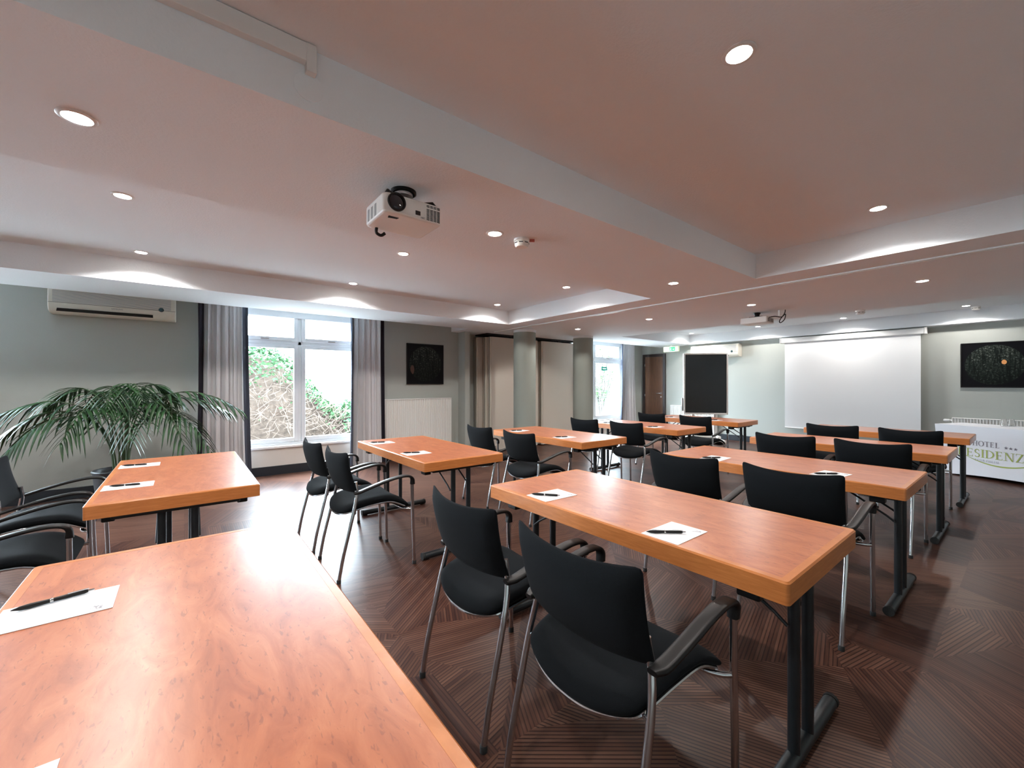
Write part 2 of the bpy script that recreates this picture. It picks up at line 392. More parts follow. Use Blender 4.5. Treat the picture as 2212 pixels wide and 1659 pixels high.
# columns
for nm, (x, y), lb in (('column', (-5.675, 4.775), 'nearer round grey green column with white plaster cap'), ('column', (-5.655, 6.29), 'farther round grey green column beside the second window')):
    c = MB().lathe([(.198, 0), (.198, 2.19)], 48, Matrix.Translation((0, 0, 0))).build(nm, M['column'], loc=(x, y, 0)); c['kind'] = 'structure'; c['label'] = lb
    k = MB().lathe([(.1985, 2.19), (.202, 2.195), (.202, ZL)], 48).build('plaster_cap', M['ceil'], c)

# partition track on the ceiling
t_ = thing('partition_track', 'long white sliding partition track crossing the ceiling', 'ceiling track', (-2.4, 4.45, ZL))
MB().box(-3.72, 4.0, -.030, -.006, -.013, 0).build('rail', M['white'], t_, bevel=.003); MB().box(-3.72, 4.0, .006, .030, -.013, 0).build('rail', M['white'], t_, bevel=.003)
MB().box(-3.72, 4.0, -.006, .006, -.004, 0).build('slot', M['gap'], t_)
t_ = thing('partition_header', 'black parking rail above the folded beige partition panels', 'rail', (-6.43, 4.45, 2.20))
MB().box(-.05, .05, .0, 2.65, 0, ZL-2.20).build('rail', M['black'], t_, bevel=.003); MB().box(-.35, -.06, .0, 2.65, .012, ZL-2.20).build('side_rail', M['black'], t_)
# parked panels
def panel():
    p = thing('partition_panel', 'x', 'partition panel', group='parked partition panels')
    MB().box(-.044, .044, .03, 1.18, .02, 2.175).build('panel_face', M['panel'], p, bevel=.003)
    e = MB(); e.box(-.036, .036, .004, .0295, .02, 2.175); e.box(-.036, .036, 1.1805, 1.20, .02, 2.175); e.build('edge_profile', M['paneledge'], p, bevel=.004)
    MB().box(-.004, .004, .0, .004, .02, 2.175).build('seal_strip', M['black'], p)
    MB().box(-.02, .02, .5, .6, 2.175, 2.20).build('hanger', M['black'], p)
    return p
pr, us = panel(), [False]
for k, (x, y, lb) in enumerate([(-6.43, 4.53, 'front beige partition panel left of the nearer round column'), (-6.545, 4.50, 'middle beige partition panel parked left of the nearer round column'), (-6.70, 4.40, 'rearmost beige partition panel edge beside the pilaster'),
                               (-6.43, 5.84, 'front beige partition panel between the two round columns'), (-6.545, 5.78, 'second beige partition panel edge between the two round columns'), (-6.66, 5.72, 'rearmost beige partition panel edge between the two round columns')]):
    place(pr, us, (x, y, 0), 0, lb)

# ------------------------------------------------------------------ curtains
def curtain(name, y0, y1, label, folds, b0, b1, flare=0., xc=-6.50, w0=.055, w1=.055, z0=.03, z1=2.43):
    c = thing(name, label, 'curtain', (xc, (y0+y1)/2, 0)); n = folds*12; half = (y1-y0)/2
    def strip(a, bb_, nm, mt):
        m_ = MB(); rows = 14; R = []
        K = max(4, int(n*(bb_-a)))
        for s_ in (0, 1):
            for r in range(rows+1):
                z = z0+(z1-z0)*r/rows; q = 1-r/rows; row = []
                for i in range(K+1):
                    u = a+(bb_-a)*i/K
                    ph = u*folds*2*pi+.5*sin(3*u+q)
                    amp = .046*(.8+.35*sin(5.1*u+1))*(1-.22*q)
                    row.append(((amp*sin(ph)+.012*sin(2.3*ph+1.+q)) - .006*s_, -half+2*half*u + flare*q*q*(u-.35)+.010*sin(ph*2+2*q), z))
                R.append(row)
        k = rows+1
        w = K+1; base = len(m_.v)
        for row in R: m_.v += row
        for s_ in (0, 1):
            for r in range(rows):
                for i in range(K):
                    p = (s_*k+r)*w+i; m_.f.append((p, p+1, p+1+w, p+w))
        def wall(seq):
            for p, q_ in zip(seq[:-1], seq[1:]): m_.f.append((p, q_, q_+k*w, p+k*w))
        wall([i for i in range(w)]); wall([(rows)*w+i for i in range(w)]); wall([r*w for r in range(k)]); wall([r*w+K for r in range(k)])
        return m_.build(nm, mt, c, ang=80)
    L = y1-y0
    strip(w0/L, 1-w1/L, 'curtain_fabric', M['curtain'])
    if w0: strip(0, w0/L, 'border', b0)
    if w1: strip(1-w1/L, 1, 'border', b1)
    for i in range(folds): h = MB(); h.tube([(0, -half+2*half*(i+.5)/folds, z1), (0, -half+2*half*(i+.5)/folds, ZU-.022)], .006, 6); h.build('hook', M['white'], c)
    return c
curtain('curtain', 0.135, .665, 'grey curtain with dark borders left of the hedge window', 6, M['curtdark'], M['curtblue'], .06)
curtain('curtain', 1.99, 2.52, 'grey curtain with dark borders between window and radiator', 6, M['curtblue'], M['curtdark'], .03)
curtain('curtain', 8.70, 9.25, 'grey curtain of the far window beside the wooden door', 6, M['curtblue'], M['curtain'], .18, -6.53, .07, .03)
t_ = thing('curtain_rail', 'white curtain rail hidden in the gap above the near window', 'curtain rail', (-6.5, 1.3, ZU-.022))
MB().box(-.015, .015, -1.4, 1.4, 0, .022).build('rail', M['white'], t_)
t_ = thing('curtain_rail', 'white curtain rail in the gap above the far window', 'curtain rail', (-6.53, 8.4, ZU-.022))
MB().box(-.015, .015, -1.1, 1.1, 0, .022).build('rail', M['white'], t_)

# ------------------------------------------------------------------ radiators (built along +x, facing -y)
def radiator(name, w, h, d, label, loc, rz, valve=-1):
    r = thing(name, label, 'radiator', loc, rz); z0 = .13
    n = int(w/.033); pts = []
    for i in range(n):
        x = -w/2+w*i/n; s = w/n
        pts += [(x, 0), (x+s*.16, -.0), (x+s*.30, .016), (x+s*.70, .016), (x+s*.84, 0)]
    pts.append((w/2, 0))
    poly = pts+[(w/2, d), (-w/2, d)]
    MB().prism(poly, z0, z0+h-.012).build('panel', M['offwhite'], r, smooth=False)
    g = MB(); g.box(-w/2-.004, w/2+.004, -.004, .010, z0+h-.012, z0+h); g.box(-w/2-.004, w/2+.004, d-.008, d+.004, z0+h-.012, z0+h); g.box(-w/2-.006, -w/2, -.002, d, z0, z0+h); g.box(w/2, w/2+.006, -.002, d, z0, z0+h)
    g.build('casing', M['offwhite'], r, bevel=.003)
    g = MB(); k = int(w/.035)
    for i in range(k): g.box(-w/2+w*(i+.2)/k, -w/2+w*(i+.75)/k, .008, d-.006, z0+h-.010, z0+h-.003)
    g.build('top_grille', M['offwhite'], r)
    v = MB(); v.lathe([(.014, 0), (.014, .03), (.021, .032), (.023, .085), (.015, .10)], 14, Matrix.Translation((valve*(w/2+.004), d/2, z0+h-.05)) @ Matrix.Rotation(valve*pi/2, 4, 'Y')); v.build('valve', M['white'], r)
    for xa in (-w/2+.12, w/2-.16): f_ = MB().box(xa, xa+.04, d, d+.029, z0+.05, z0+h-.08); f_.build('wall_bracket', M['white'], r)
    return r
# left wall: faces +x  -> rotate so that -y maps to +x : rz = +90deg
radiator('radiator', 1.235, .90, .07, 'white panel radiator on the left wall below the square picture', (-6.57, 3.175, 0), pi/2, -1)
radiator('radiator', 1.15, .615, .07, 'small white radiator on far wall partly behind the display', (-5.20, 9.70, 0), 0, 1)
radiator('radiator', 1.5, .61, .07, 'low white radiator on far wall behind the draped promotion table', (-.09, 9.70, 0), 0, -1)

# ------------------------------------------------------------------ pictures
def pic(label, loc, rz, art):
    p = thing('framed_picture', label, 'picture', loc, rz); w = .352
    b = MB(); frame_bars(b, -.03, 0, -w, w, -w, w, .012)
    b.v = [(y, x, z) for x, y, z in b.v]; b.build('picture_frame', M['black'], p, bevel=.002)
    MB().box(-w+.012, w-.012, -.022, -.002, -w+.012, w-.012).build('print', art, p, smooth=False)
pic('square black picture with round forest view above the left radiator', (XW, 3.325, 1.628), pi/2, M['artleft'])
pic('square black picture with oval forest view beside the projection screen', (-.405, YF, 1.575), 0, M['artright'])

# ------------------------------------------------------------------ air conditioners
GLY = {}
def strokes_text(txt, h, wfac=1.0):
    """serif capitals as boxes: returns list of polygons (each list of xz) and width, h tall"""
    tk, tn, sl = .13*h, .055*h, .055*h
    polys = []; x = 0
    def bar(x0, z0, x1, z1, w):   # stroke with horizontal width w
        polys.append([(x+x0-w/2, z0), (x+x0+w/2, z0), (x+x1+w/2, z1), (x+x1-w/2, z1)])
    def rect(x0, x1, z0, z1): polys.append([(x+x0, z0), (x+x1, z0), (x+x1, z1), (x+x0, z1)])
    def serif(xc, z, w=.34): 
        zz = z if z == 0 else z-sl*.8
        rect(xc-w*h/2, xc+w*h/2, zz, zz+sl*.8)
    def arc(cx, cz, rx, rz, a0, a1, wx, wz, n=18):
        P = [(a0+(a1-a0)*i/n) for i in range(n+1)]
        for p, q in zip(P[:-1], P[1:]):
            polys.append([(x+cx+rx*cos(p), cz+rz*sin(p)), (x+cx+rx*cos(q), cz+rz*sin(q)), (x+cx+(rx-wx)*cos(q), cz+(rz-wz)*sin(q)), (x+cx+(rx-wx)*cos(p), cz+(rz-wz)*sin(p))])
    for ch in txt:
        if ch == 'H': W = .80*h; bar(.14*h, 0, .14*h, h, tk); bar(W-.14*h, 0, W-.14*h, h, tk); rect(.14*h, W-.14*h, .48*h, .48*h+tn); [serif(c, z) for c in (.14*h, W-.14*h) for z in (0, h)]
        elif ch == 'O': W = .86*h; arc(W/2, h/2, W/2, h*.515, 0, 2*pi, tk, tn, 28)
        elif ch == 'T': W = .72*h; bar(W/2, 0, W/2, h, tk); rect(.02*h, W-.02*h, h-tn, h); rect(.02*h, .06*h, h-.2*h, h); rect(W-.06*h, W-.02*h, h-.2*h, h); serif(W/2, 0)
        elif ch == 'E': W = .66*h; bar(.14*h, 0, .14*h, h, tk); rect(.0, W-.06*h, 0, tn); rect(.0, W-.10*h, h-tn, h); rect(.14*h, W-.2*h, .49*h, .49*h+tn); rect(W-.10*h, W-.06*h, 0, .2*h); rect(W-.14*h, W-.10*h, h-.18*h, h); rect(W-.22*h, W-.18*h, .42*h, .62*h)
        elif ch == 'L': W = .62*h; bar(.14*h, 0, .14*h, h, tk); rect(0, W-.04*h, 0, tn); rect(W-.08*h, W-.04*h, 0, .22*h); serif(.14*h, h)
        elif ch == 'R': W = .74*h; bar(.14*h, 0, .14*h, h, tk); arc(.14*h, .76*h, .46*h, .24*h, -pi/2, pi/2, tk, tn, 14); bar(W-.10*h, 0, .34*h, .53*h, tk); serif(.14*h, 0); rect(0, .16*h, h-sl*.8, h); rect(W-.22*h, W+.02*h, 0, sl*.8)
        elif ch == 'S': W = .54*h; arc(W/2, .745*h, .23*h, .265*h, .35, 1.5*pi, tn*1.5, tn*1.5, 14); arc(W/2, .255*h, .24*h, .265*h, -pi*.85, pi/2, tn*1.5, tn*1.5, 14); bar(.13*h, .60*h, .42*h, .40*h, tk)
        elif ch == 'I': W = .34*h; bar(W/2, 0, W/2, h, tk); serif(W/2, 0); serif(W/2, h)
        elif ch == 'D': W = .82*h; bar(.14*h, 0, .14*h, h, tk); arc(.16*h, h/2, .62*h, h/2, -pi/2, pi/2, tk, tn, 18); rect(0, .2*h, 0, tn); rect(0, .2*h, h-tn, h)
        elif ch == 'N': W = .86*h; bar(.14*h, 0, .14*h, h, tn); bar(W-.12*h, 0, W-.12*h, h, tn); bar(W-.14*h, 0, .14*h, h, tk); serif(.14*h, 0); rect(0, .16*h, h-sl*.8, h); serif(W-.12*h, h)
        elif ch == 'Z': W = .70*h; rect(.04*h, W-.04*h, 0, tn); rect(.06*h, W-.02*h, h-tn, h); bar(.11*h, 0, W-.10*h, h, tk); rect(W-.08*h, W-.04*h, 0, .2*h); rect(.06*h, .10*h, h-.2*h, h)
        elif ch == 'P': W = .62*h; bar(.14*h, 0, .14*h, h, tk); arc(.14*h, .74*h, .44*h, .26*h, -pi/2, pi/2, tk, tn, 14); serif(.14*h, 0); rect(0, .16*h, h-sl*.8, h)
        elif ch == 'F': W = .60*h; bar(.14*h, 0, .14*h, h, tk); rect(0, W-.06*h, h-tn, h); rect(.14*h, W-.16*h, .48*h, .48*h+tn); rect(W-.10*h, W-.06*h, h-.18*h, h); serif(.14*h, 0)
        elif ch == 'M': W = .96*h; bar(.14*h, 0, .18*h, h, tn); bar(W-.14*h, 0, W-.18*h, h, tk); bar(W/2, 0, .18*h, h, tk); bar(W/2, 0, W-.18*h, h, tn); serif(.14*h, 0); serif(W-.14*h, 0)
        else: W = .3*h
        x += W+.07*h*wfac
    return polys, x
def font_text(txt, size, name, m, parent, mtx, depth=.0006):
    cu = bpy.data.curves.new(name, 'FONT'); cu.body = txt; cu.size = size; cu.extrude = depth; cu.align_x = 'CENTER'; cu.align_y = 'CENTER'; cu.resolution_u = 4
    tmp = bpy.data.objects.new('tmp_text', cu); COL.objects.link(tmp)
    bpy.context.view_layer.update()
    dg = bpy.context.evaluated_depsgraph_get(); me = bpy.data.meshes.new_from_object(tmp.evaluated_get(dg))
    bpy.data.objects.remove(tmp); bpy.data.curves.remove(cu)
    me.name = name; me.materials.clear(); me.materials.append(m); me.transform(mtx)
    o = bpy.data.objects.new(name, me); COL.objects.link(o); o.parent = parent; return o
FACE_NEG_Y = Matrix.Rotation(pi/2, 4, 'X')           # text in xy -> xz plane facing -y

def aircon(label, loc, rz, w, h=.295, d=.20, brand=True, mt='cream'):
    a = thing('air_conditioner', label, 'air conditioner', loc, rz)
    prof = [(0, 0), (-d*.55, 0), (-d*.82, .018), (-d*.97, .055), (-d, .10), (-d*.98, h-.05), (-d*.86, h), (0, h)]
    b = MB(); n = len(prof)
    b.add([(-w/2, y, z) for y, z in prof]+[(w/2, y, z) for y, z in prof], [tuple(reversed(range(n))), tuple(range(n, 2*n))]+[(i, (i+1) % n, n+(i+1) % n, n+i) for i in range(n)])
    b.build('housing', M[mt], a, bevel=.008, seg=2)
    g = MB()
    for i in range(13):
        z = .118+i*.012
        if z < h-.02: g.box(-w/2+.035, w/2-.045, -d-.0035, -d+.012, z, z+.0065)
    g.build('intake_grille', M[mt], a)
    MB().box(-w/2+.036, w/2-.046, -d-.0008, -d+.01, .114, h-.03).build('grille_shadow_gap', M['ink'], a)
    MB().box(-w/2+.004, w/2-.004, -d-.0012, -d+.01, .106, .109).build('panel_seam', M['gap'], a)
    k = MB(); k.add([(-w/2+.07, -d*.995-.002, .048), (w/2-.21, -d*.995-.002, .048), (w/2-.21, -d*.84-.004, .018), (-w/2+.06, -d*.84-.004, .018)], [(0, 1, 2, 3)])
    k.v = [(x, y-.002, z) for x, y, z in k.v]; k.build('air_outlet', M['gap'], a, smooth=False)
    c = MB(); c.lathe([(.026, 0), (.026, .004), (.02, .007), (0, .007)], 24, Matrix.Translation((w/2-.135, -d+.002, .118)) @ Matrix.Rotation(pi/2, 4, 'X')); c.build('badge', M['badge'], a)
    if brand: font_text('SAMSUNG', .021, 'brand_lettering', M['txtgrey'], a, Matrix.Translation((.01, -d-.0015, .082)) @ FACE_NEG_Y)
    return a
aircon('cream air conditioner high on the left wall, half hidden by ceiling', (XW, -.605, 2.045), pi/2, 1.055)
aircon('cream air conditioner on far wall above the black display', (-4.64, YF, 1.893), 0, 1.10, .29, .20, False)

# ------------------------------------------------------------------ downlights
dl = thing('downlight', 'x', 'ceiling light', group='recessed ceiling downlights')
MB().lathe([(.040, -.001), (.042, -.005), (.052, -.005), (.056, -.002), (.056, 0), (.040, 0)], 28).build('trim_ring', M['white'], dl)
MB().lathe([(.0, -.0068), (.028, -.0062), (.040, -.003), (.040, 0), (0, 0)], 24).build('lamp_lens', M['lamp'], dl)
sl_ = bpy.data.lights.new('downlight_beam', 'SPOT'); sl_.energy = 13.5; sl_.color = (1., .955, .92); sl_.spot_size = radians(148); sl_.spot_blend = .25; sl_.shadow_soft_size = .028
us = [False]
XS = [-4.94, -3.53, -2.13, -.655]
rows = [(-2.15, None), (-.30, ZU), (1.545, ZU), (3.63, ZU), (5.36, ZL), (9.19, ZU)]  # first row is unseen, added behind the camera for extra light
nmx = {0: 'farthest left', 1: 'second from the window side', 2: 'third from the window side', 3: 'rightmost'}
nmy = {0: 'added row behind the viewpoint', 1: 'row nearest the camera', 2: 'second row from the camera', 3: 'row just before the partition track', 4: 'row just beyond the partition track', 5: 'row along the far wall'}
for j, (y, z) in enumerate(rows):
    for i, x in enumerate(XS):
        zz = ZL if (j == 4 or i == 2 and j < 4) else ZU
        o = place(dl, us, (x, y, zz), 0, '%s lit downlight of the %s' % (nmx[i], nmy[j]))
        L = bpy.data.objects.new('downlight_beam', sl_); COL.objects.link(L); L.parent = o; L.location = (0, 0, -.016)

# smoke detectors
def smoke(label, x, y, z):
    s = thing('smoke_detector', label, 'smoke detector', (x, y, z))
    MB().lathe([(.052, 0), (.052, -.014), (.047, -.018), (.047, 0)], 28).build('base', M['offwhite'], s)
    MB().lathe([(.047, -.018), (.049, -.026), (.045, -.044), (.036, -.052), (0, -.052)], 28).build('cap', M['offwhite'], s)
    b = MB()
    for k in range(8):
        m_ = Matrix.Rotation(k*pi/4, 4, 'Z'); b.box(.0475, .0490, -.013, .013, -.032, -.027, m_)
    b.build('vent_slot', M['gap'], s)
    return s
s = smoke('round white smoke detector on ceiling right of the near projector', -2.11, 1.75, ZL); MB().box(.045, .085, -.006, .006, -.016, 0, Matrix.Rotation(.9, 4, 'Z')).build('tag_plate', M['redplug'], s)
smoke('round white smoke detector at the edge of the far coffer', -1.42, 6.88, ZL); smoke('round white smoke detector beside the far right downlight', -.57, 9.42, ZU)

# cable duct and blank cover on the right coffer side
c = thing('cable_duct', 'white cable duct along the top of the coffer side', 'cable duct', (-1.58, .36, 2.36))
MB().box(0, .030, -3.0, -.030, .028, .090).build('duct', M['white'], c, bevel=.002); MB().box(0, .032, -.031, .002, -.005, .091).build('corner_cover', M['white'], c, bevel=.002)
c = tag(MB().lathe([(.048, 0), (.048, .003), (.045, .005), (0, .005)], 36, Matrix.Rotation(pi/2, 4, 'Y')).build('blank_cover', M['ceil'], loc=(-1.58, .342, 2.318)), 'round blank wall cover below the end of the cable duct', 'blank cover')

# ------------------------------------------------------------------ projectors
p = thing('projector', 'white ceiling projector with large lens near the window', 'projector', (-1.95, .855, ZL))
# body: x -.125..+.125 (front = +x), y -.148...148
bz0, bz1 = -.172, -.080
def rrect(x0, x1, y0, y1, r, n=5):
    P = []
    for cx_, cy_, a in ((x1-r, y1-r, 0), (x0+r, y1-r, pi/2), (x0+r, y0+r, pi), (x1-r, y0+r, 1.5*pi)):
        P += [(cx_+r*cos(a+pi/2*i/n), cy_+r*sin(a+pi/2*i/n)) for i in range(n+1)]
    return P
MB().prism(rrect(-.125, .125, -.148, .148, .028), bz0, bz1).build('body', M['offwhite'], p, bevel=.010, seg=3)
RX = Matrix.Rotation(pi/2, 4, 'Y')
MB().lathe([(.043, -.01), (.043, .007), (.040, .010), (.036, .010), (.033, .004), (.033, -.01)], 32, Matrix.Translation((.125, -.088, -.118)) @ RX).build('lens_ring', M['black'], p)
MB().lathe([(.0, .0065), (.018, .0055), (.0335, .0025), (.0335, -.01), (0, -.01)], 28, Matrix.Translation((.125, -.088, -.118)) @ RX).build('lens', M['lens'], p)
MB().box(.120, .1265, .005, .030, -.152, -.132).build('sensor_window', M['lens'], p)
v = MB()
for cc in range(4):
    for r_ in range(12):
        if r_ in (9,): continue
        v.box(.120, .1262, .063+cc*.0185, .063+cc*.0185+.0145, -.163+r_*.0062, -.163+r_*.0062+.0030)
v.build('front_vent', M['gap'], p)
v = MB()
for cc in range(3):
    for r_ in range(10): v.box(-.085+cc*.045, -.085+cc*.045+.026, -.1487, -.14, -.160+r_*.0058, -.160+r_*.0058+.0022)
v.build('side_vent', M['gap'], p)
tt = MB(); tt.add([(.06, -.105, bz0-.001), (.085, -.110, bz0-.001), (.085, -.060, bz0-.001), (.068, -.064, bz0-.001)], [(0, 1, 2, 3)]); tt.prism([(.06, -.105), (.085, -.110), (.085, -.060), (.068, -.064)], bz0-.0012, bz0+.002); tt.build('zoom_window', M['lens'], p, smooth=False)
font_text('NEC', .011, 'brand_lettering', M['txtgrey'], p, Matrix.Translation((.1262, .043, -.160)) @ Matrix.Rotation(pi/2, 4, 'Z') @ FACE_NEG_Y)
MB().lathe([(.062, 0), (.062, -.010), (.055, -.014), (.05, 0)], 28).build('ceiling_plate', M['black'], p)
MB().lathe([(.046, -.012), (.044, -.026), (.020, -.034), (.020, -.080)], 24).build('mount_neck', M['steel'], p)
a_ = MB()
for sx, sy in ((1, 1), (-1, 1), (-1, -1), (1, -1)): a_.tube([(0, 0, -.070), (sx*.05, sy*.06, -.066), (sx*.085, sy*.115, -.060), (sx*.095, sy*.125, -.080)], .010, 8)
a_.build('mount_arm', M['black'], p)
a_ = MB(); a_.tube(smoothpath([(-.095, -.095, -.150), (-.105, -.098, -.176), (-.122, -.09, -.190), (-.115, -.070, -.200), (-.10, -.055, -.190)]), .008, 8); a_.build('rear_foot', M['black'], p)

p = thing('projector', 'silver white ceiling projector with dangling cable before the screen', 'projector', (-2.33, 6.04, ZL))
MB().prism(rrect(-.165, .165, -.125, .125, .02), -.150, -.070).build('body', M['offwhite'], p, bevel=.008, seg=2)
v = MB()
for r_ in range(7): v.box(.160, .1662, -.09+r_*.027, -.09+r_*.027+.014, -.138, -.090)
v.build('side_vent', M['gap'], p)
MB().lathe([(.040, 0), (.045, -.008), (.030, -.03), (.030, -.050), (.055, -.056), (.055, -.066), (.06, -.069), (0, -.069)], 24).build('mount_neck', M['black'], p)
MB().prism(rrect(-.085, .085, -.06, .06, .02), -.070, -.056).build('mount_plate', M['black'], p)
MB().lathe([(.036, 0), (.036, .015), (.03, .016), (0, .010)], 24, Matrix.Translation((-.08, .125, -.110)) @ Matrix.Rotation(-pi/2, 4, 'X')).build('lens', M['lens'], p)
c = MB(); c.tube(smoothpath([(.165, -.05, -.085), (.23, -.05, -.080), (.30, -.03, -.095), (.335, 0, -.06), (.325, .0, -.125), (.285, -.01, -.165), (.27, 0, -.135), (.325, 0, -.05), (.335, 0, -.004)], 8), .0055, 8); c.build('cable', M['black'], p)
b = MB(); b.box(.255, .275, -.012, .012, -.075, 0, Matrix.Translation((.52, 0, -.06)) @ Matrix.Rotation(.5, 4, 'Y') @ Matrix.Translation((-.47, 0, .22)) if False else None); b.build('cable_clip', M['white'], p)

# ------------------------------------------------------------------ projection screen
p = thing('projection_screen', 'large white pull-down projection screen on the far wall', 'projection screen', (-2.20, 9.66, 0))
MB().prism([(y, z) for y, z in ((-.045, 0), (.045, 0), (.045, .095), (-.045, .095))], -1.06, 1.045, Matrix(((0, 0, 1, 0), (1, 0, 0, 0), (0, 1, 0, 2.118), (0, 0, 0, 1)))).build('roller_case', M['white'], p, bevel=.008)
for xa, xb_ in ((1.045, 1.075), (-1.075, -1.06)): MB().box(xa, xb_, -.05, .05, 2.112, 2.220).build('end_cap', M['offwhite'], p, bevel=.004)
b = MB(); b.box(-1.0, 1.0, .0, .003, .405, 2.12); b.build('screen_fabric', M['screenfab'], p, smooth=False)
b = MB(); b.tube([(-1.0, .0015, .395), (1.0, .0015, .395)], .012, 10); b.build('bottom_bar', M['white'], p)
b = MB(); b.box(-1.04, -1.02, .05, .138, 2.13, 2.20); b.build('wall_bracket', M['white'], p)
MB().box(1.0, 1.02, .05, .138, 2.13, 2.20).build('wall_bracket', M['white'], p)

# ------------------------------------------------------------------ exit sign, window sign, switch, socket
p = thing('exit_sign', 'backlit green and cream exit sign under the ceiling beside door', 'exit sign', (-5.63, 9.50, 2.08))
MB().box(-.20, .20, -.03, .03, 0, .132).build('sign_box', M['signface'], p, bevel=.004)
MB().box(-.03, .115, -.032, -.0301, .016, .116).build('green_panel', M['greensign'], p, smooth=False)
b = MB()   # running figure and arrow
def fl(poly): b.add([(x, -.0325, z) for x, z in poly], [tuple(range(len(poly)))])
fl([(-.012, .095), (-.002, .105), (.010, .095), (-.002, .085)]); fl([(-.016, .082), (.010, .082), (.004, .052), (-.012, .052)]); fl([(.004, .056), (.022, .040), (.016, .020), (.009, .021), (.013, .037), (-.004, .050)]); fl([(-.012, .056), (-.020, .038), (-.028, .026), (-.022, .022), (-.010, .036), (-.003, .052)]); fl([(.010, .082), (.028, .070), (.025, .064), (.008, .072)])
fl([(.045, .062), (.075, .062), (.075, .052), (.045, .052)]); fl([(.072, .076), (.10, .057), (.072, .038)])
b.build('pictogram', M['signwhite'], p, smooth=False)
MB().box(-.03, .03, -.012, .012, .132, ZL-2.08).build('ceiling_bracket', M['offwhite'], p)
p = thing('window_sign', 'small green rescue sign stuck on the far window pane', 'sign', (-6.752, 8.30, 1.665))
MB().box(0, .004, -.12, .12, -.05, .05).build('sign_plate', M['wsign'], p); MB().box(.004, .005, -.07, .07, -.012, .014).build('sign_lettering', M['signwhite'], p)
tag(MB().box(-.035, .035, -.022, 0, -.055, .055).build('room_thermostat', M['offwhite'], bevel=.004, loc=(-5.36, YF+.002, 1.82)), 'small white thermostat on far wall left of the display', 'thermostat')
p = thing('wall_socket', 'white double wall socket low on far wall under table', 'wall socket', (-4.25, YF, .30))
MB().box(-.075, .075, -.012, 0, -.04, .04).build('socket_plate', M['white'], p, bevel=.003)
b = MB()
for sx in (-.037, .037): b.lathe([(.02, 0), (.02, .0015), (0, .0015)], 18, Matrix.Translation((sx, -.012, 0)) @ Matrix.Rotation(pi/2, 4, 'X'))
b.build('socket_well', M['ink'], p)

# ------------------------------------------------------------------ display on mobile stand
p = thing('interactive_display', 'portrait black display on a white wheeled stand before far wall', 'display', (-4.40, 8.75, 0), radians(42))
w, z0, z1 = .445, .632, 1.938
b = MB(); frame_bars(b, -.05, .03, -w, w, z0, z1, .032); b.v = [(y, x, z) for x, y, z in b.v]; b.build('bezel', M['offwhite'], p, bevel=.006)
MB().box(-w+.03, w-.03, -.04, .025, z0+.03, z1-.03).build('screen', M['display'], p, smooth=False)
MB().box(-w+.01, w-.01, .03, .07, z0+.05, z1-.05).build('back_shell', M['offwhite'], p, bevel=.01)
MB().box(-w-.035, -w-.004, -.03, .02, .70, .98).build('pen_tray', M['steel'], p, bevel=.004)
for sx in (-.22, .22): MB().box(sx-.030, sx+.030, .075, .125, .10, 1.5).build('pole', M['offwhite'], p, bevel=.006)
b = MB(); b.box(-.25, .25, .07, .13, .10, .16); b.build('cross_bar', M['offwhite'], p, bevel=.005)
for sx in (-.27, .27): MB().box(sx-.035, sx+.035, -.38, .48, .065, .12).build('base_rail', M['offwhite'], p, bevel=.012)
MB().box(.235, .305, -.05, .25, .12, .17).build('base_shelf', M['offwhite'], p, bevel=.01)
for sx in (-.27, .27):
    for sy in (-.34, .44):
        k = MB(); k.lathe([(.028, -.012), (.032, -.008), (.032, .008), (.028, .012)], 18, Matrix.Translation((sx, sy, .032)) @ Matrix.Rotation(pi/2, 4, 'Y')); k.box(sx-.016, sx+.016, sy-.014, sy+.014, .05, .066); k.build('castor', M['black'], p)

# ------------------------------------------------------------------ draped promotion table with lettering
ang = math.atan2(8.26-8.60, -.10+.90)
p = thing('draped_table', 'white draped promotion table with printed hotel lettering', 'table', (-.92, 8.61, 0), ang)
LT, DP, HT = 1.62, .60, .700
MB().box(.01, LT-.01, .0, DP, HT-.03, HT).build('table_top', M['white'], p, bevel=.008)
def hem(u): return .012+.035*sin(pi*min(1, max(0, (u-.1)/(LT-.2))))
b = MB(); N = 40
def cloth_pt(u, k, side):       # k 0 bottom..1 top
    tz = hem(u)+(HT+.001-hem(u))*k
    tap = .11*(1-k)**1.3
    uu = u
    if u < .4: uu = u+tap*(1-u/.4)
    if u > LT-.4: uu = u-tap*(1-(LT-u)/.4)
    return uu, tz
outer = []
for k in range(9):
    row = []
    for i in range(N+1):
        u, z = cloth_pt(LT*i/N, k/8, 0); row.append((u, -.006-.010*sin(pi*k/8)*0, z))
    for i in range(1, 9):
        u, z = cloth_pt(LT, k/8, 0); row.append((u, -.006+(DP+.012)*i/8, z))
    for i in range(1, N+1):
        u, z = cloth_pt(LT*(N-i)/N, k/8, 0); row.append((u, DP+.006, z))
    for i in range(1, 8):
        u, z = cloth_pt(0, k/8, 0); row.append((u, DP+.006-(DP+.012)*i/8, z))
    outer.append(row)
b.rings(outer, True, False); n = len(outer[0]); b.f.append(tuple((8*n)+j for j in range(n)))
b.build('cloth', M['cloth'], p, ang=50)
def lettering(txt, h, u0, zb, name, m, slope=0., wf=1., sx=1.):
    polys, W = strokes_text(txt, h, wf); q = MB()
    for k_, P in enumerate(polys): q.add([(u0+x*sx, -.0078-.00002*k_, zb+z+slope*x) for x, z in P], [tuple(range(len(P)))])
    q.build(name, m, p, smooth=False); return W*sx
lettering('HOTEL', .069, .413, .445, 'lettering', M['txtgrey'], -.022, 1.6, .93)
lettering('RESIDENZ', .108, .262, .296, 'lettering', M['txtgreen'], -.02, .9, 1.02)
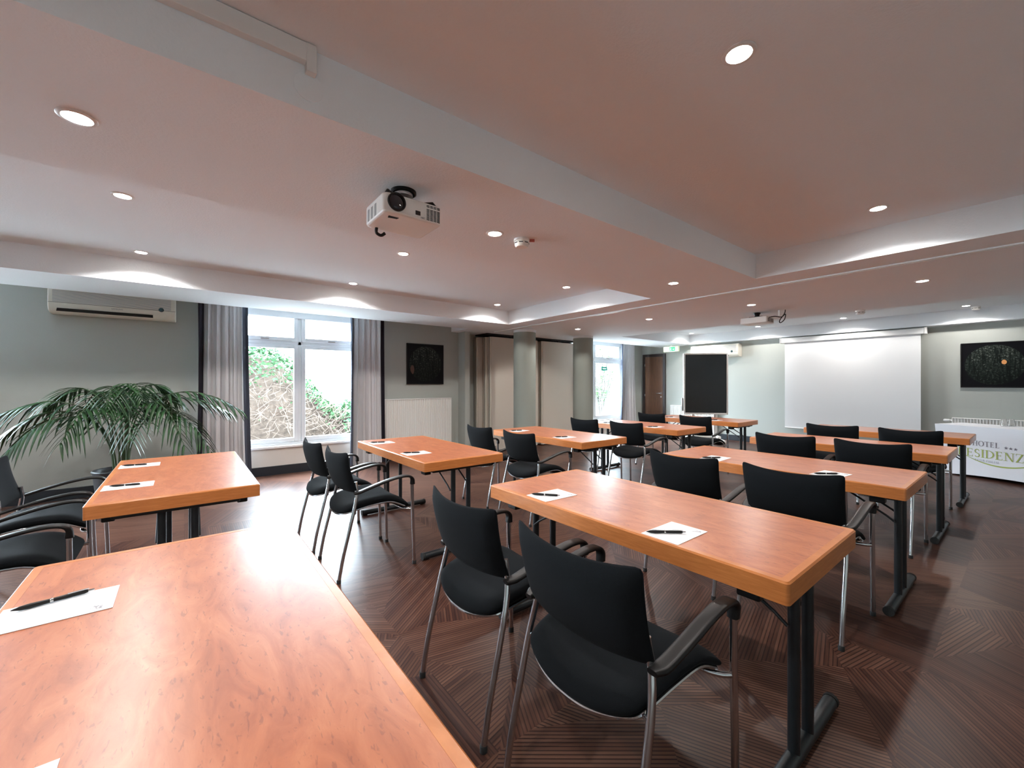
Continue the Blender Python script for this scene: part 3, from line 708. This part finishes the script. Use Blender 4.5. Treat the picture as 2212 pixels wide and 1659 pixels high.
lettering('PFORZHEIM', .027, .438, .243, 'lettering', M['txtlight'], -.03, 4.2, 1.0)
for k in range(3):
    q = MB(); P = []
    for i in range(10):
        r_ = .021 if i % 2 == 0 else .0085; a = pi/2+i*pi/5; P.append((.737+k*.043+r_*cos(a), -.0079, .453-k*.003+r_*sin(a)))
    q.add(P, [tuple(range(10))]); q.build('star', M['txtgrey'], p, smooth=False)
q = MB(); up_, lo_ = [], []
for i in range(41):
    u = .318+(1.12-.318)*i/40; s_ = sin(pi*i/40)
    z = .320-.136*s_**.8+.03*(i/40); wd = .002+.0065*s_
    up_.append((u, -.0079, z+wd)); lo_.append((u, -.0079, z-wd))
k0 = len(q.v); q.v += up_+lo_; q.f += [(i, i+1, 41+i+1, 41+i) for i in range(40)]; q.build('swoosh', M['txtgreen'], p, smooth=False)
# two tumblers on the draped table
g = thing('drinking_glass', 'x', 'glass', group='water glasses on the draped table')
MB().lathe([(.0, 0.001), (.034, .001), (.036, .0), (.028, .088), (.026, .095), (.0235, .0945), (.031, .006), (0, .006)][::1], 28).build('tumbler', M['tumbler'], g)
us = [False]
ca, sa = cos(ang), sin(ang)
for (u, d_, lb) in ((.50, .47, 'front upturned drinking glass on the white draped table'), (.53, .555, 'rear upturned drinking glass on the white draped table')):
    place(g, us, (-.92+u*ca-d_*sa, 8.61+u*sa+d_*ca, HT+.0015), 0, lb)

# ------------------------------------------------------------------ tables
TL, TW, TH, TT = 1.45, .70, .72, .066
def make_table():
    t = thing('folding_table', 'x', 'table', group='cherry folding seminar tables')
    l = .026
    MB().box(l, TL-l, l, TW-l, TH-.012, TH).build('tabletop', M['veneer'], t, smooth=False)
    b = MB(); b.box(0, l, 0, TW, TH-TT, TH); b.box(TL-l, TL, 0, TW, TH-TT, TH); b.box(l, TL-l, 0, l, TH-TT, TH); b.box(l, TL-l, TW-l, TW, TH-TT, TH); b.box(l, TL-l, l, TW-l, TH-TT, TH-.012)
    e = MB(); P = rrect(0, TL, 0, TW, .012, 4); Pi = rrect(l, TL-l, l, TW-l, .002, 4); q = .005
    P2 = rrect(q, TL-q, q, TW-q, .010, 4)
    R = [[(x, y, TH-.012) for x, y in Pi], [(x, y, TH+.0004) for x, y in Pi], [(x, y, TH+.0004) for x, y in P2], [(x, y, TH-q) for x, y in P], [(x, y, TH-TT) for x, y in P], [(x, y, TH-TT) for x, y in rrect(.02, TL-.02, .02, TW-.02, .002, 4)], [(x, y, TH-TT+.02) for x, y in rrect(.02, TL-.02, .02, TW-.02, .002, 4)]]
    e.rings(R, True, False); e.build('edge_lipping', M['lip'], t, ang=25)
    MB().box(.021, TL-.021, .021, TW-.021, TH-TT+.004, TH-.013).build('underside', M['black'], t)
    for sx, xx in ((1, .075), (-1, TL-.075)):
        for yy in (.275, .410):
            k = MB(); k.tube([(xx, yy, .04), (xx, yy, TH-TT+.01)], .0185, 14); k.build('leg', M['blackmetal'], t)
        k = MB(); k.tube([(xx, .035, .029), (xx, .05, .029), (xx, TW-.05, .029), (xx, TW-.035, .029)], .0245, 14); ft = k.build('foot_bar', M['blackmetal'], t)
        for yy, sg in ((.0245, 1), (TW-.0245, -1)):
            k = MB(); k.tube([(xx, yy+sg*.002, .016), (xx, yy+sg*.045, .016)], .0162, 10); k.tube([(xx, yy-.008, .029), (xx, yy+.008, .029)], .0262, 14); k.build('foot_cap', M['rubber'], ft)
        k = MB(); k.box(xx-.03, xx+.03, .09, TW-.09, TH-TT-.026, TH-TT+.004); k.build('leg_bracket', M['blackmetal'], t, bevel=.006)
        for yy in (.255, .430):
            k = MB(); k.tube([(xx+sx*.012, yy, .47), (xx+sx*.05, yy, .50), (xx+sx*.29, yy, TH-TT-.006)], .006, 8); k.build('brace', M['blackmetal'], t)
        for ya in (.05, TW-.10): k = MB(); k.box(xx+sx*.055-.035, xx+sx*.055+.035, ya, ya+.05, TH-TT-.045, TH-TT+.004); k.build('stacking_block', M['black'], t, bevel=.006)
    return t
tp, tus = make_table(), [False]
XC = {'L': -4.14, 'R': -1.885}
TABS = {'A': (-1.905, -.362, 'cherry table in the left foreground with a bright window glare'),
 'B': (-4.15, -.365, 'cherry table at left edge in front of the potted palm'),
 'C': (-4.135, 1.335, 'cherry table before the radiator, second from camera in window column'),
 'D': (-4.135, 2.975, 'cherry table before the beige partition panels, third in window column'),
 'E': (-4.13, 4.66, 'cherry table before the far window, fourth in the window column'),
 'F': (-4.13, 6.29, 'farthest cherry table of the window column, before the black display'),
 'G': (-1.88, 1.33, 'large foreground cherry table right of centre with two papers'),
 'H': (-1.88, 3.02, 'second cherry table back in the right column'),
 'I': (-1.88, 4.68, 'third cherry table back in the right column'),
 'J': (-1.87, 6.28, 'farthest cherry table in the right column, before the screen')}
for k, (x, y, lb) in TABS.items(): place(tp, tus, (x, y, 0), 0, lb)

# ------------------------------------------------------------------ chairs (origin: floor between rear feet, faces +y)
def make_chair():
    c = thing('conference_chair', 'x', 'chair', group='black conference chairs at the tables')
    # backrest : curved pad
    def pad(nu, nv, fn, th, name, mt, pw=.0):
        b = MB(); T_, B_ = [], []
        for j in range(nv+1):
            for i in range(nu+1):
                u = -1+2*i/nu; v = j/nv; p, nrm = fn(u, v); e = th(u, v)
                T_.append(tuple(p+nrm*e)); B_.append(tuple(p-nrm*e))
        n = len(T_); b.v = T_+B_; w_ = nu+1
        for j in range(nv):
            for i in range(nu):
                p = j*w_+i; b.f.append((p, p+1, p+1+w_, p+w_)); b.f.append((n+p, n+p+w_, n+p+1+w_, n+p+1))
        ring = [i for i in range(w_)]+[j*w_+nu for j in range(1, nv+1)]+[nv*w_+i for i in range(nu-1, -1, -1)]+[j*w_ for j in range(nv-1, 0, -1)]
        for p, q in zip(ring, ring[1:]+ring[:1]): b.f.append((p, q, n+q, n+p))
        o = b.build(name, mt, c, ang=75); s = o.modifiers.new('sub', 'SUBSURF'); s.levels = 1; s.render_levels = 1
        return o
    def back(u, v):
        hw = .231+.010*v
        uu = u
        x = hw*uu
        z = .548+.268*v + .022*abs(uu)**2.2*v + .012*abs(uu)**2*(1-v)
        y = .128-.070*v+.05*(v-.5)**2-.012 + .042*(abs(uu)**2.0-1)
        lean = Vector((-.30*uu, 1, .27)).normalized()
        return Vector((x, y, z)), lean
    def bth(u, v):
        e = 1-max(abs(u)**8, abs(2*v-1)**8)
        return .004+.0195*max(0, e)**.45
    pad(12, 8, back, bth, 'backrest', M['chairfab'])
    def seat(u, v):
        # v 0 rear .. 1 front ; rounded rear
        hw = .225*(1-.10*(1-v)**6)+.012*v
        y = .022+.468*v + .050*(1-v)**2*abs(u)**2.5
        z = .470-.034*(1-u*u)*(1-.6*v) - .055*max(0, v-.70)**1.5/.3**1.5 + .016*sin(pi*v) - .022*(1-v)**4
        nz = Vector((.12*u, .25*max(0, v-.7)-.12*(1-v)**3, 1)).normalized()
        return Vector((hw*u, y, z)), nz
    def sth(u, v):
        e = 1-max(abs(u)**6, abs(2*v-1)**6)
        return .010+.026*max(0, e)**.45
    pad(12, 12, seat, sth, 'seat', M['chairfab'])
    # seat pan rim tube
    rim = []
    for u, v in [(-.96, .93), (-.97, .7), (-.97, .4), (-.97, .15), (-.93, .05), (-.7, .03), (-.35, .025), (0, .025), (.35, .025), (.7, .03), (.93, .05), (.97, .15), (.97, .4), (.97, .7), (.96, .93)]:
        q, nr = seat(u, v); rim.append(q-nr*.0205)
    b = MB(); b.tube(smoothpath(rim, 5), .0065, 8); b.build('seat_rim', M['chrome'], c)
    b = MB(); b.tube(smoothpath([(-.255, .500, .392), (-.225, .462, .396), (-.15, .44, .40), (.15, .44, .40), (.225, .462, .396), (.255, .500, .392)], 4), .009, 10); b.build('cross_bar', M['chrome'], c)
    b = MB(); b.tube([(-.234, .105, .430), (-.15, .13, .425), (.15, .13, .425), (.234, .105, .430)], .009, 10); b.build('cross_bar', M['chrome'], c)
    for s in (-1, 1):
        b = MB(); b.tube(smoothpath([(s*.236, .003, .014), (s*.236, .030, .16), (s*.235, .066, .31), (s*.233, .093, .42), (s*.227, .112, .50), (s*.217, .122, .565), (s*.208, .118, .63)], 5), .0115, 12); lg = b.build('leg', M['chrome'], c)
        b = MB(); b.lathe([(.0135, 0), (.0135, .022), (.012, .024)], 12, Matrix.Translation((s*.236, .003, 0))); b.build('foot_cap', M['rubber'], lg)
        b = MB(); b.tube([(s*.257, .513, .012), (s*.257, .508, .20), (s*.257, .500, .40), (s*.257, .497, .585)], .0115, 12); lg = b.build('leg', M['chrome'], c)
        b = MB(); b.lathe([(.0135, 0), (.0135, .022), (.012, .024)], 12, Matrix.Translation((s*.257, .513, 0))); b.build('foot_cap', M['rubber'], lg)
        path = smoothpath([(s*.236, .100, .560), (s*.246, .135, .568), (s*.254, .22, .594), (s*.257, .32, .620), (s*.258, .41, .634), (s*.258, .47, .630), (s*.257, .497, .608), (s*.257, .499, .570)], 6)
        n = len(path); b = MB(); R = []
        for i, q in enumerate(path):
            dd = (path[min(i+1, n-1)]-path[max(i-1, 0)]).normalized(); sd = Vector((1, 0, 0)); nn = dd.cross(sd).normalized()
            k = i/(n-1); wx = .0225 if k < .78 else .0225-.006*(k-.78)/.22; hz = .009 if k < .8 else .009+.007*(k-.8)/.2
            if k < .12: wx = .015+.0075*k/.12
            R.append([q+sd*(wx*math.copysign(abs(cos(a))**.55, cos(a)))+nn*(hz*math.copysign(abs(sin(a))**.7, sin(a))) for a in [2*pi*j/14 for j in range(14)]])
        b.rings(R); b.build('armrest', M['black'], c, ang=60)
    return c
cp, cus = make_chair(), [False]
CH = [(-3.78, -.93, 0., 'black armchair at palm table, the one farther from the camera at left edge'), (-3.03, -.915, 0., 'black armchair at palm table, nearest the bottom left edge'),
 (-3.61, .755, .02, 'left black chair before radiator table, rear one of the pair by window glare'), (-3.01, .775, 0., 'right black chair before radiator table, front one in the window glare'),
 (-3.73, 2.44, 0., 'left black chair at table before the partition panels'), (-3.05, 2.43, 0., 'right black chair at table before the partition panels'),
 (-3.68, 4.05, 0., 'left black chair at the fourth window column table'), (-3.045, 4.08, 0., 'right black chair at the fourth window column table'),
 (-3.72, 5.64, 0., 'left black chair at farthest window column table before the door'), (-3.01, 5.63, 0., 'right black chair at farthest window column table before the display'),
 (-1.43, .815, 0., 'left black chair at the large foreground table'), (-.83, .815, 0., 'large nearest black chair, right seat at the foreground table'),
 (-1.425, 2.465, -.02, 'left black chair at second table of right column'), (-.818, 2.475, 0., 'right black chair at second table of right column'),
 (-1.405, 4.16, 0., 'left black chair at third table of right column'), (-.81, 4.185, 0., 'right black chair at third table of right column'),
 (-1.415, 5.60, .04, 'left black chair at farthest right table below the screen'), (-.785, 5.62, .03, 'right black chair at farthest right table beside the draped table')]
for x, y, r_, lb in CH: place(cp, cus, (x, y, 0), r_, lb)

# ------------------------------------------------------------------ papers and pens
pp = thing('note_paper', 'x', 'paper', group='notepad sheets on the tables')
MB().box(-.074, .074, -.105, .105, 0, .0012).build('sheet', M['paper'], pp, smooth=False)
b = MB()
for k in range(7):
    a = k*.9; b.tube(smoothpath([(.045+.012*cos(a), .072+.012*sin(a*1.3), .00125), (.052+.010*sin(a), .080+.006*cos(a), .00125), (.058+.008*cos(2*a), .070+.012*sin(a), .00125)], 3), .0005, 4)
b.box(-.068, -.066, -.09, -.02, .0012, .00135); b.box(-.060, -.0585, -.09, -.03, .0012, .00135)
b.build('printed_mark', M['ink'], pp)
pe = thing('ballpoint_pen', 'x', 'pen', group='black ballpoint pens on the papers')
RYm = Matrix.Rotation(pi/2, 4, 'Y')
r0 = .0062
MB().lathe([(.0012, -.070), (.0022, -.066), (.0050, -.056), (.0062, -.040), (.0056, -.020), (.0050, -.006)], 14, Matrix.Translation((0, 0, r0)) @ RYm).build('grip', M['black'], pe)
MB().lathe([(.0054, -.006), (.0056, -.003), (.0054, .0)], 14, Matrix.Translation((0, 0, r0)) @ RYm).build('ring', M['chrome'], pe)
MB().lathe([(.0050, .0), (.0054, .02), (.0052, .055), (.0040, .062)], 14, Matrix.Translation((0, 0, r0)) @ RYm).build('barrel', M['black'], pe)
k = MB(); k.lathe([(.0038, .062), (.0030, .066), (.0024, .074), (0, .074)], 12, Matrix.Translation((0, 0, r0)) @ RYm); k.box(.025, .064, -.0016, .0016, r0+.0055, r0+.0070); k.build('clip', M['chrome'], pe)
k = MB(); k.lathe([(0, -.073), (.0013, -.069)], 8, Matrix.Translation((0, 0, r0)) @ RYm); k.build('tip', M['steel'], pe)
pu, nu_ = [False], [False]
TOP = TH+.0006
PAP = [('A', -1.507, -.245, 0, 100, 'the left sheet on the glaring foreground table', -1.560, -.262), ('A', -.83, -.25, 0, 40, 'the bottom edge of the foreground table', None, None),
 ('B', -3.815, -.237, 0, 75, 'the palm table, farther sheet', -3.82, -.26), ('B', -3.09, -.238, 0, 75, 'the palm table, nearer sheet', -3.09, -.25),
 ('C', -3.865, 1.475, 0, 62, 'the radiator table, left sheet', None, 0), ('C', -3.11, 1.47, 0, 60, 'the radiator table, right sheet', None, 0),
 ('D', -3.83, 3.14, .1, 60, 'the table before the partition panels, left sheet', None, 0), ('D', -3.07, 3.13, -.1, 58, 'the table before the partition panels, right sheet', None, 0),
 ('E', -3.80, 4.80, 0, 50, 'the fourth window column table, left sheet', None, 0), ('E', -3.08, 4.81, -.05, 50, 'the fourth window column table, right sheet', None, 0),
 ('F', -3.82, 6.43, 0, 50, 'the farthest window column table, left sheet', None, 0), ('F', -3.08, 6.43, 0, 50, 'the farthest window column table, right sheet', None, 0),
 ('G', -1.513, 1.453, -.04, 38, 'the large foreground table, left sheet', -1.522, 1.415), ('G', -.845, 1.448, 0, 49, 'the large foreground table, right sheet', -.860, 1.411),
 ('H', -1.50, 3.14, .05, 45, 'the second right column table, left sheet', None, 0), ('H', -.79, 3.14, -.12, 45, 'the second right column table, right sheet', None, 0)]
for (tn, x, y, r_, pa, where, px, py) in PAP:
    place(pp, pu, (x, y, TOP), r_, 'white note paper on '+where)
    if tn == 'A' and px is None: continue
    if px is None: px, py = x-.015, y-.03
    place(pe, nu_, (px, py, TOP+.0013), radians(pa), 'black pen lying on '+where)

# ------------------------------------------------------------------ potted palm
pl = thing('potted_palm', 'large potted palm with arching dark green fronds by left wall', 'plant', (-5.72, -.50, 0))
pt = MB().lathe([(.0, .0), (.15, .0), (.165, .02), (.205, .40), (.215, .42), (.205, .43), (.195, .42), (.19, .39), (0, .385)], 32).build('pot', M['pot'], pl)
MB().lathe([(.19, .386), (.10, .40), (0, .405)], 24).build('soil', M['soil'], pt)
rnd = random.Random(11)
def frond(az, reach, top, drop, nl=20, seed=0, ll=.36):
    r = random.Random(seed); f_ = MB(); ca_, sa_ = cos(az), sin(az); bx, by = .05*cos(az+.6), .05*sin(az+.6)
    P = smoothpath([(bx, by, .40), (bx+.05*reach*ca_, by+.05*reach*sa_, .40+.45*(top-.4)), (bx+.22*reach*ca_, by+.22*reach*sa_, .40+.86*(top-.4)), (bx+.50*reach*ca_, by+.50*reach*sa_, top), (bx+.78*reach*ca_, by+.78*reach*sa_, top-.35*drop), (bx+reach*ca_, by+reach*sa_, top-drop)], 8)
    n = len(P)
    st = MB(); st.tube(P, [.009-.007*i/(n-1) for i in range(n)], 6)
    side = Vector((-sa_, ca_, 0))
    i0 = int(n*.36)
    for k in range(nl):
        t_ = i0+(n-1-i0)*k/(nl-1); i = min(int(t_), n-2); q = P[i].lerp(P[i+1], t_-i); d = (P[i+1]-P[i]).normalized()
        s = k/(nl-1); L = ll*(.55+.9*sin(pi*min(1, .12+s*.86))*.62)*(1-.35*s)
        for sg in (-1, 1):
            fw = .35+.75*s+.15*r.random()
            dirv = (side*sg*(1-.25*s) + d*fw + Vector((0, 0, .22-.1*r.random()))).normalized()
            up = Vector((0, 0, 1)); wv = dirv.cross(up).normalized()*(.0155*(1-.3*s))
            prev = None; m_ = 5; Lq = L*(.85+.3*r.random()); dr = .55+.35*r.random()
            rowA, rowB, rowC = [], [], []
            for j in range(m_+1):
                a = j/m_; pos = q+dirv*Lq*a+Vector((0, 0, -dr*Lq*a*a)); wd = [.45, 1., 1., .8, .5, .03][j]
                rowA.append(pos-wv*wd); rowB.append(pos+Vector((0, 0, -.004*wd))); rowC.append(pos+wv*wd)
            k0 = len(f_.v); f_.v += [tuple(x) for x in rowA+rowB+rowC]
            for j in range(m_):
                f_.f.append((k0+j, k0+j+1, k0+m_+1+j+1, k0+m_+1+j)); f_.f.append((k0+m_+1+j, k0+m_+1+j+1, k0+2*(m_+1)+j+1, k0+2*(m_+1)+j))
    o = f_.build('frond', M['leaf'], pl, ang=30); so = o.modifiers.new('solid', 'SOLIDIFY'); so.thickness = .0008
    st.build('stalk', M['stem'], o)
FR = [(-1.45, .86, 1.12, .22), (-1.75, .80, 1.02, .25), (-1.1, .74, .98, .30), (-.55, .62, 1.08, .30), (.15, .55, 1.12, .34), (.75, .66, 1.10, .42), (1.25, .98, 1.20, .20), (1.65, .85, 1.13, .16), (1.0, .80, 1.00, .42), (2.3, .55, 1.18, .22), (2.9, .45, 1.22, .25), (-2.5, .45, 1.20, .20), (-2.0, .55, 1.24, .18), (.4, .34, 1.28, .14), (-.2, .40, 1.26, .20), (1.9, .40, 1.27, .12)]
for i, (az, re, tp_, dr) in enumerate(FR): frond(az, re, tp_, dr, 15, i+3, .315)

# ------------------------------------------------------------------ outside
struct('ground_outside', MB().box(-40, XO, -20, 30, -.30, .12), M['paving'], 'pale paved ground outside the windows', smooth=False)
def leaf_cloud(pts, size, name, mt, parent, seed=1, ar=.55):
    r = random.Random(seed); b = MB()
    for p in pts:
        a, bb_, c_ = r.random()*6.28, r.random()*2-1, r.random()*6.28
        d = Vector((cos(a), sin(a), bb_*.8)).normalized(); s = d.cross(Vector((cos(c_), sin(c_), .6))).normalized(); L = size*(.6+.8*r.random()); p = Vector(p)
        b.add([p-d*L*.5, p+s*L*ar*.5, p+d*L*.5, p-s*L*ar*.5], [(0, 1, 2, 3)])
    return b.build(name, mt, parent, smooth=False)
hd = thing('hedge', 'rounded green hedge with bare brown twigs outside the near window', 'hedge', (-10.4, 1.6, .12))
def hz(y):   # height profile of the mound along y (local)
    return .25+1.72*math.exp(-((y+.95)/1.75)**4) + .50*math.exp(-((y-1.75)/.55)**2)
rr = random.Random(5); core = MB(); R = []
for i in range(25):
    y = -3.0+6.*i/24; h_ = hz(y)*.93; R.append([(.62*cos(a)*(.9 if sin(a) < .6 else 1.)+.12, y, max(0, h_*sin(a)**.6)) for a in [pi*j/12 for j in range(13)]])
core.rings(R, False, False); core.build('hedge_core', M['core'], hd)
pts = []
for k in range(11000):
    y = rr.uniform(-3, 3.0); a = rr.uniform(.05, pi*.98); h_ = hz(y); z = h_*max(0, sin(a))**.6; x = .70*cos(a)+.12
    if x > .1 and z < min(1.22, .66*h_) and y < 1.15+.3*z and rr.random() > .05: continue
    pts.append((x+rr.uniform(-.08, .12), y+rr.uniform(-.05, .05), z+rr.uniform(-.1, .08)))
leaf_cloud(pts, .085, 'foliage', M['hedge'], hd, 2)
b = MB()
for k in range(700):
    y = rr.uniform(-2.9, 1.25); h_ = hz(y); z = rr.uniform(.0, min(1.25, .70*h_)); x = .76+rr.uniform(-.1, .16)-.16*z
    a = rr.uniform(-1, 1)*1.2; L = rr.uniform(.2, .55); d = Vector((rr.uniform(-.2, .25), sin(a)*L, cos(a)*L*.7)); p0 = Vector((x, y, z)); bend = Vector((.05, rr.uniform(-.12, .12), rr.uniform(-.1, .05)))
    b.tube([p0, p0+d*.5+bend, p0+d], .0055*rr.uniform(.6, 1.5), 4)
b.build('twig', M['twig'], hd)['kind'] = 'stuff'
tag(MB().box(-9.0, -8.85, -4, 6.2, .119, .20).build('kerb', M['paving'], smooth=False), 'pale kerb on the ground between window and hedge', 'kerb')
rl = thing('railing', 'thin pale tubular railing beyond the hedge outside', 'railing', (-14.0, 4.4, .12))
for k in range(4):
    y = -2.2+k*1.35; b = MB(); b.tube(smoothpath([(0, y, 0), (0, y, .85), (0, y+.06, 1.15), (0, y+.25, 1.28), (0, y+.6, 1.30), (0, y+.98, 1.28), (0, y+1.17, 1.15), (0, y+1.23, .85), (0, y+1.23, 0)], 4), .03, 8); b.build('rail_hoop', M['steel'], rl)
sh = thing('shrub_tree', 'leafy tree with pale crooked branches outside the far window', 'tree', (-8.55, 10.35, .12))
b = MB(); tips = []
for k in range(9):
    a = rr.uniform(0, 6.28); L = rr.uniform(1.7, 3.3); p = [(0, 0, 0), (.12*cos(a), .12*sin(a), .5)]
    for q in range(1, 5): p.append((p[-1][0]+(.15+.08*q)*cos(a)*L*.35+rr.uniform(-.1, .1), p[-1][1]+(.15+.08*q)*sin(a)*L*.35+rr.uniform(-.1, .1), p[-1][2]+L*.24))
    sp_ = smoothpath(p, 4); b.tube(sp_, [.035-.028*i/(len(sp_)-1) for i in range(len(sp_))], 6); tips += sp_[6:]
b.build('branches', M['bark'], sh)
pts = [(q.x+rr.gauss(0, .22), q.y+rr.gauss(0, .22), max(.3, q.z+rr.gauss(0, .2))) for q in tips for _ in range(12)]
leaf_cloud(pts, .10, 'foliage', M['treeleaf'], sh, 4)
bk = MB(); R = []
for i in range(17):
    R.append([(-.2-3.*j/10, -4+8*i/16, .9*(1-math.exp(-((j)/4.)**2))+rr.uniform(-.05, .05)) for j in range(11)])
bk.rings(R, False, False); o = bk.build('earth_bank', M['scrub'], loc=(-8.9, 10.5, .10)); o['kind'] = 'structure'; o['label'] = 'stony planted bank outside the far window'

# ------------------------------------------------------------------ light and camera
w = bpy.data.worlds.new('World'); SC.world = w; w.use_nodes = True
bg = w.node_tree.nodes['Background']; bg.inputs[0].default_value = (.74, .885, 1., 1); bg.inputs[1].default_value = 38.
def portal(x0, y0, z0, sx, sy, rot):
    l = bpy.data.lights.new('window_portal', 'AREA'); l.shape = 'RECTANGLE'; l.size = sx; l.size_y = sy; l.cycles.is_portal = True
    o = bpy.data.objects.new('window_portal', l); COL.objects.link(o); o.location = (x0, y0, z0); o.rotation_euler = rot
portal(-6.93, (W1[0]+W1[1])/2, 1.36, 1.95, 1.85, (0, -pi/2, 0)); portal(-6.93, (W3[0]+W3[1])/2, 1.36, 1.95, 2.9, (0, -pi/2, 0)); portal(-6.93, (W2[0]+W2[1])/2, 1.36, 1.95, 2.0, (0, -pi/2, 0))

cam = bpy.data.cameras.new('camera'); co = bpy.data.objects.new('camera', cam); COL.objects.link(co); SC.camera = co
cam.sensor_width = 36; cam.lens = 36*895.93/2212; cam.clip_start = .02; cam.clip_end = 200
co.location = (0, 0, 1.28); co.rotation_euler = (pi/2, 0, .90175552)
vs = SC.view_settings; vs.view_transform = 'Standard'; vs.look = 'None'; vs.exposure = 0.72; vs.gamma = 1; vs.use_curve_mapping = False
SC.display_settings.display_device = 'sRGB'
cy = SC.cycles; cy.max_bounces = 10; cy.diffuse_bounces = 5; cy.glossy_bounces = 4; cy.transparent_max_bounces = 12; cy.use_denoising = True; cy.sample_clamp_indirect = 6.; cy.caustics_reflective = False; cy.caustics_refractive = False
